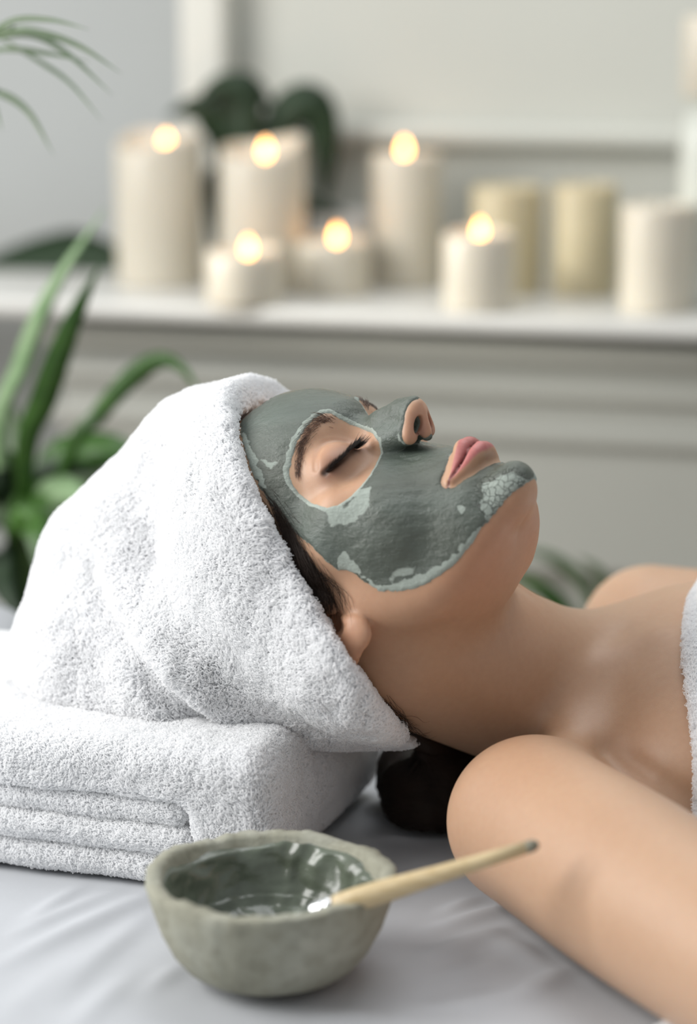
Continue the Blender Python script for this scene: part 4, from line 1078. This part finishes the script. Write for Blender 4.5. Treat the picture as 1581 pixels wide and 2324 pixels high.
# pillow at the far left
pcx = np.array([-0.40, 1.615, 0.0])
def f_pillow(P):
    q = (P-pcx-np.array([0, 0, 0.034]))*1000.0
    return (np.sqrt(((np.abs(q/np.array([180, 85, 33.5])))**2.6).sum(1))**(1/1.3)-1)*0.045
Vp, Qp = net(f_pillow, (-0.62, 1.40, -0.01), (-0.18, 1.70, 0.13), 0.006, margin=0.03)
tag(mesh_obj('pillow', Vp, Qp, M['sheet']), 'smooth white pillow behind the turban at the left', 'pillow')

# ================================================================ bowl, clay and brush
bc = at_y(612, 1985, 1.134); bc[2] = 0.0006
RB_, HB = 0.0628, 0.0505
def wobr(i0):
    def wob(a, i):
        k = i/12.0
        top = math.exp(-((i-9)/2.2)**2)
        return (1+0.009*math.sin(3*a+1)+0.003*math.sin(7*a+2)+0.002*math.sin(17*a+2*math.sin(2*a))*top, top*(0.0009*math.sin(5*a+.5)+0.0005*math.sin(11*a+1.5*math.sin(2*a))+0.0003*math.sin(23*a+2*math.sin(3*a))))
    return wob
prof = [(0.001, 0), (0.030, 0.0), (0.0370, 0.0010), (0.0432, 0.0045), (0.0497, 0.0125), (0.0553, 0.0235), (0.0595, 0.036), (0.0616, 0.045), (RB_-0.0004, HB-0.0010), (RB_-0.0014, HB), (RB_-0.0072, HB), (RB_-0.0085, HB-0.0016), (0.0495, 0.038), (0.0455, 0.027), (0.0385, 0.016), (0.028, 0.0095), (0.012, 0.0085), (0.0005, 0.0085)]
V, Fc = lathe(prof, 240, wobr(0)); V = np.array(V)
V = V+0.0006*np.stack([vnoise(V, 160, 61), vnoise(V, 160, 62), 0.5*vnoise(V, 160, 63)], 1)*(V[:, 2:3] > 0.002)
rimw = np.clip((V[:, 2]-0.042)/0.007, 0, 1)
V[:, 2] -= rimw*0.0012*np.maximum(0, vnoise(V*[1, 1, 0], 130, 64)-0.1)+rimw*0.0006*vnoise(V, 420, 65); V[:, :2] *= (1-rimw*0.007*np.maximum(0, vnoise(V, 210, 66)))[:, None]
bowl = mesh_obj('clay_bowl', V, Fc, M['bowl']); bowl.location = bc
tag(bowl, 'rough grey stoneware bowl with a chipped rim standing on the sheet', 'bowl')
# clay inside: a skin on the wall and a swirled pool
n1, n2 = 160, 60; V, Fc = [], []
ipr = np.array([(RB_-0.0088, HB-0.0030), (0.0512, 0.0425), (0.0495, 0.038), (0.0455, 0.027), (0.0395, 0.0175), (0.032, 0.0135), (0.020, 0.0125), (0.0005, 0.0125)])
tt = np.linspace(0, len(ipr)-1, n2)
for i in range(n2):
    k = min(int(tt[i]), len(ipr)-2); f = tt[i]-k; r, z = ipr[k]*(1-f)+ipr[k+1]*f
    for j in range(n1):
        a = 2*math.pi*j/n1; x = i/(n2-1)
        edge = 0.35+0.65*(0.5+0.5*math.sin(a-0.3))                     # the coat climbs higher at the back
        t = 0.0016+0.0006*math.sin(9*a+14*x)
        for (aa, am, wd) in ((1.05, 0.0030, .09), (1.35, 0.0022, .06), (0.62, 0.0026, .08), (0.35, 0.0030, .07), (0.1, 0.0024, .06), (2.3, 0.0010, .2), (2.9, .0008, .2), (1.75, .0009, .1)):
            da = (a-aa-0.25*(x-.3)+math.pi) % (2*math.pi)-math.pi; t += am*math.exp(-(da/wd)**2)*max(0, 1-x*1.35)
        low = math.sin(a-0.2)
        up = max(0.0, min(1.0, (x-(0.02+0.16*max(0, -low)+0.05*math.sin(3*a+1)+.03*math.sin(8*a)))/0.05)); t = t*up-0.0022*(1-up)
        sp = 0.0022*math.sin(3*a-60*(r)/0.06*0.35)*max(0, x-.6)*1.2
        px_, py_ = (r-t)*math.cos(a), (r-t)*math.sin(a)
        V.append((px_, py_, z+t*0.6*(x > .5)+sp))
for i in range(n2-1):
    for j in range(n1):
        k = (j+1) % n1; Fc.append((i*n1+j, i*n1+k, (i+1)*n1+k, (i+1)*n1+j))
V = np.array(V); V = V+0.0006*np.stack([vnoise(V, 220, 71), vnoise(V, 220, 72), vnoise(V, 220, 73)], 1)
clay = mesh_obj('clay_paste', V, Fc, M['wet_clay']); clay.location = bc; tag(clay, 'wet grey green clay smeared inside the stoneware bowl', 'clay')
# brush
Pt = at_y(640, 2093, 1.102); Pe = at_y(1222, 1915, 1.092); ax = (Pe-Pt); LB = np.linalg.norm(ax); ax /= LB
br = empty('mask_brush', tuple(Pt)); tag(br, 'wooden handled brush resting across the bowl rim', 'brush')
def rod(name, st, mat, n=20, sag=0):
    P = [Pt+ax*s*LB for s, r in st]; V, Fc = tube_mesh(P, [r for s, r in st], n); return mesh_obj(name, V, Fc, mat, br)
rod('handle', [(0.205, .0046), (0.22, .0054), (0.30, .0059), (0.42, .0056), (0.6, .0045), (0.8, .0036), (0.955, .0031)], M['wood'])
rod('handle_tip', [(0.9552, .0031), (0.975, .0030), (0.99, .0024), (1.0, .0010)], M['wood_end'])
rod('ferrule', [(0.115, .0044), (0.13, .0049), (0.155, .0050), (0.158, .0053), (0.163, .0053), (0.166, .0050), (0.178, .0050), (0.181, .0053), (0.186, .0053), (0.19, .0050), (0.2045, .0050)], M['ferrule'])
rod('bristles', [(0.0, .0006), (0.02, .0020), (0.05, .0036), (0.09, .0046), (0.1148, .0043)], M['wet_clay'])
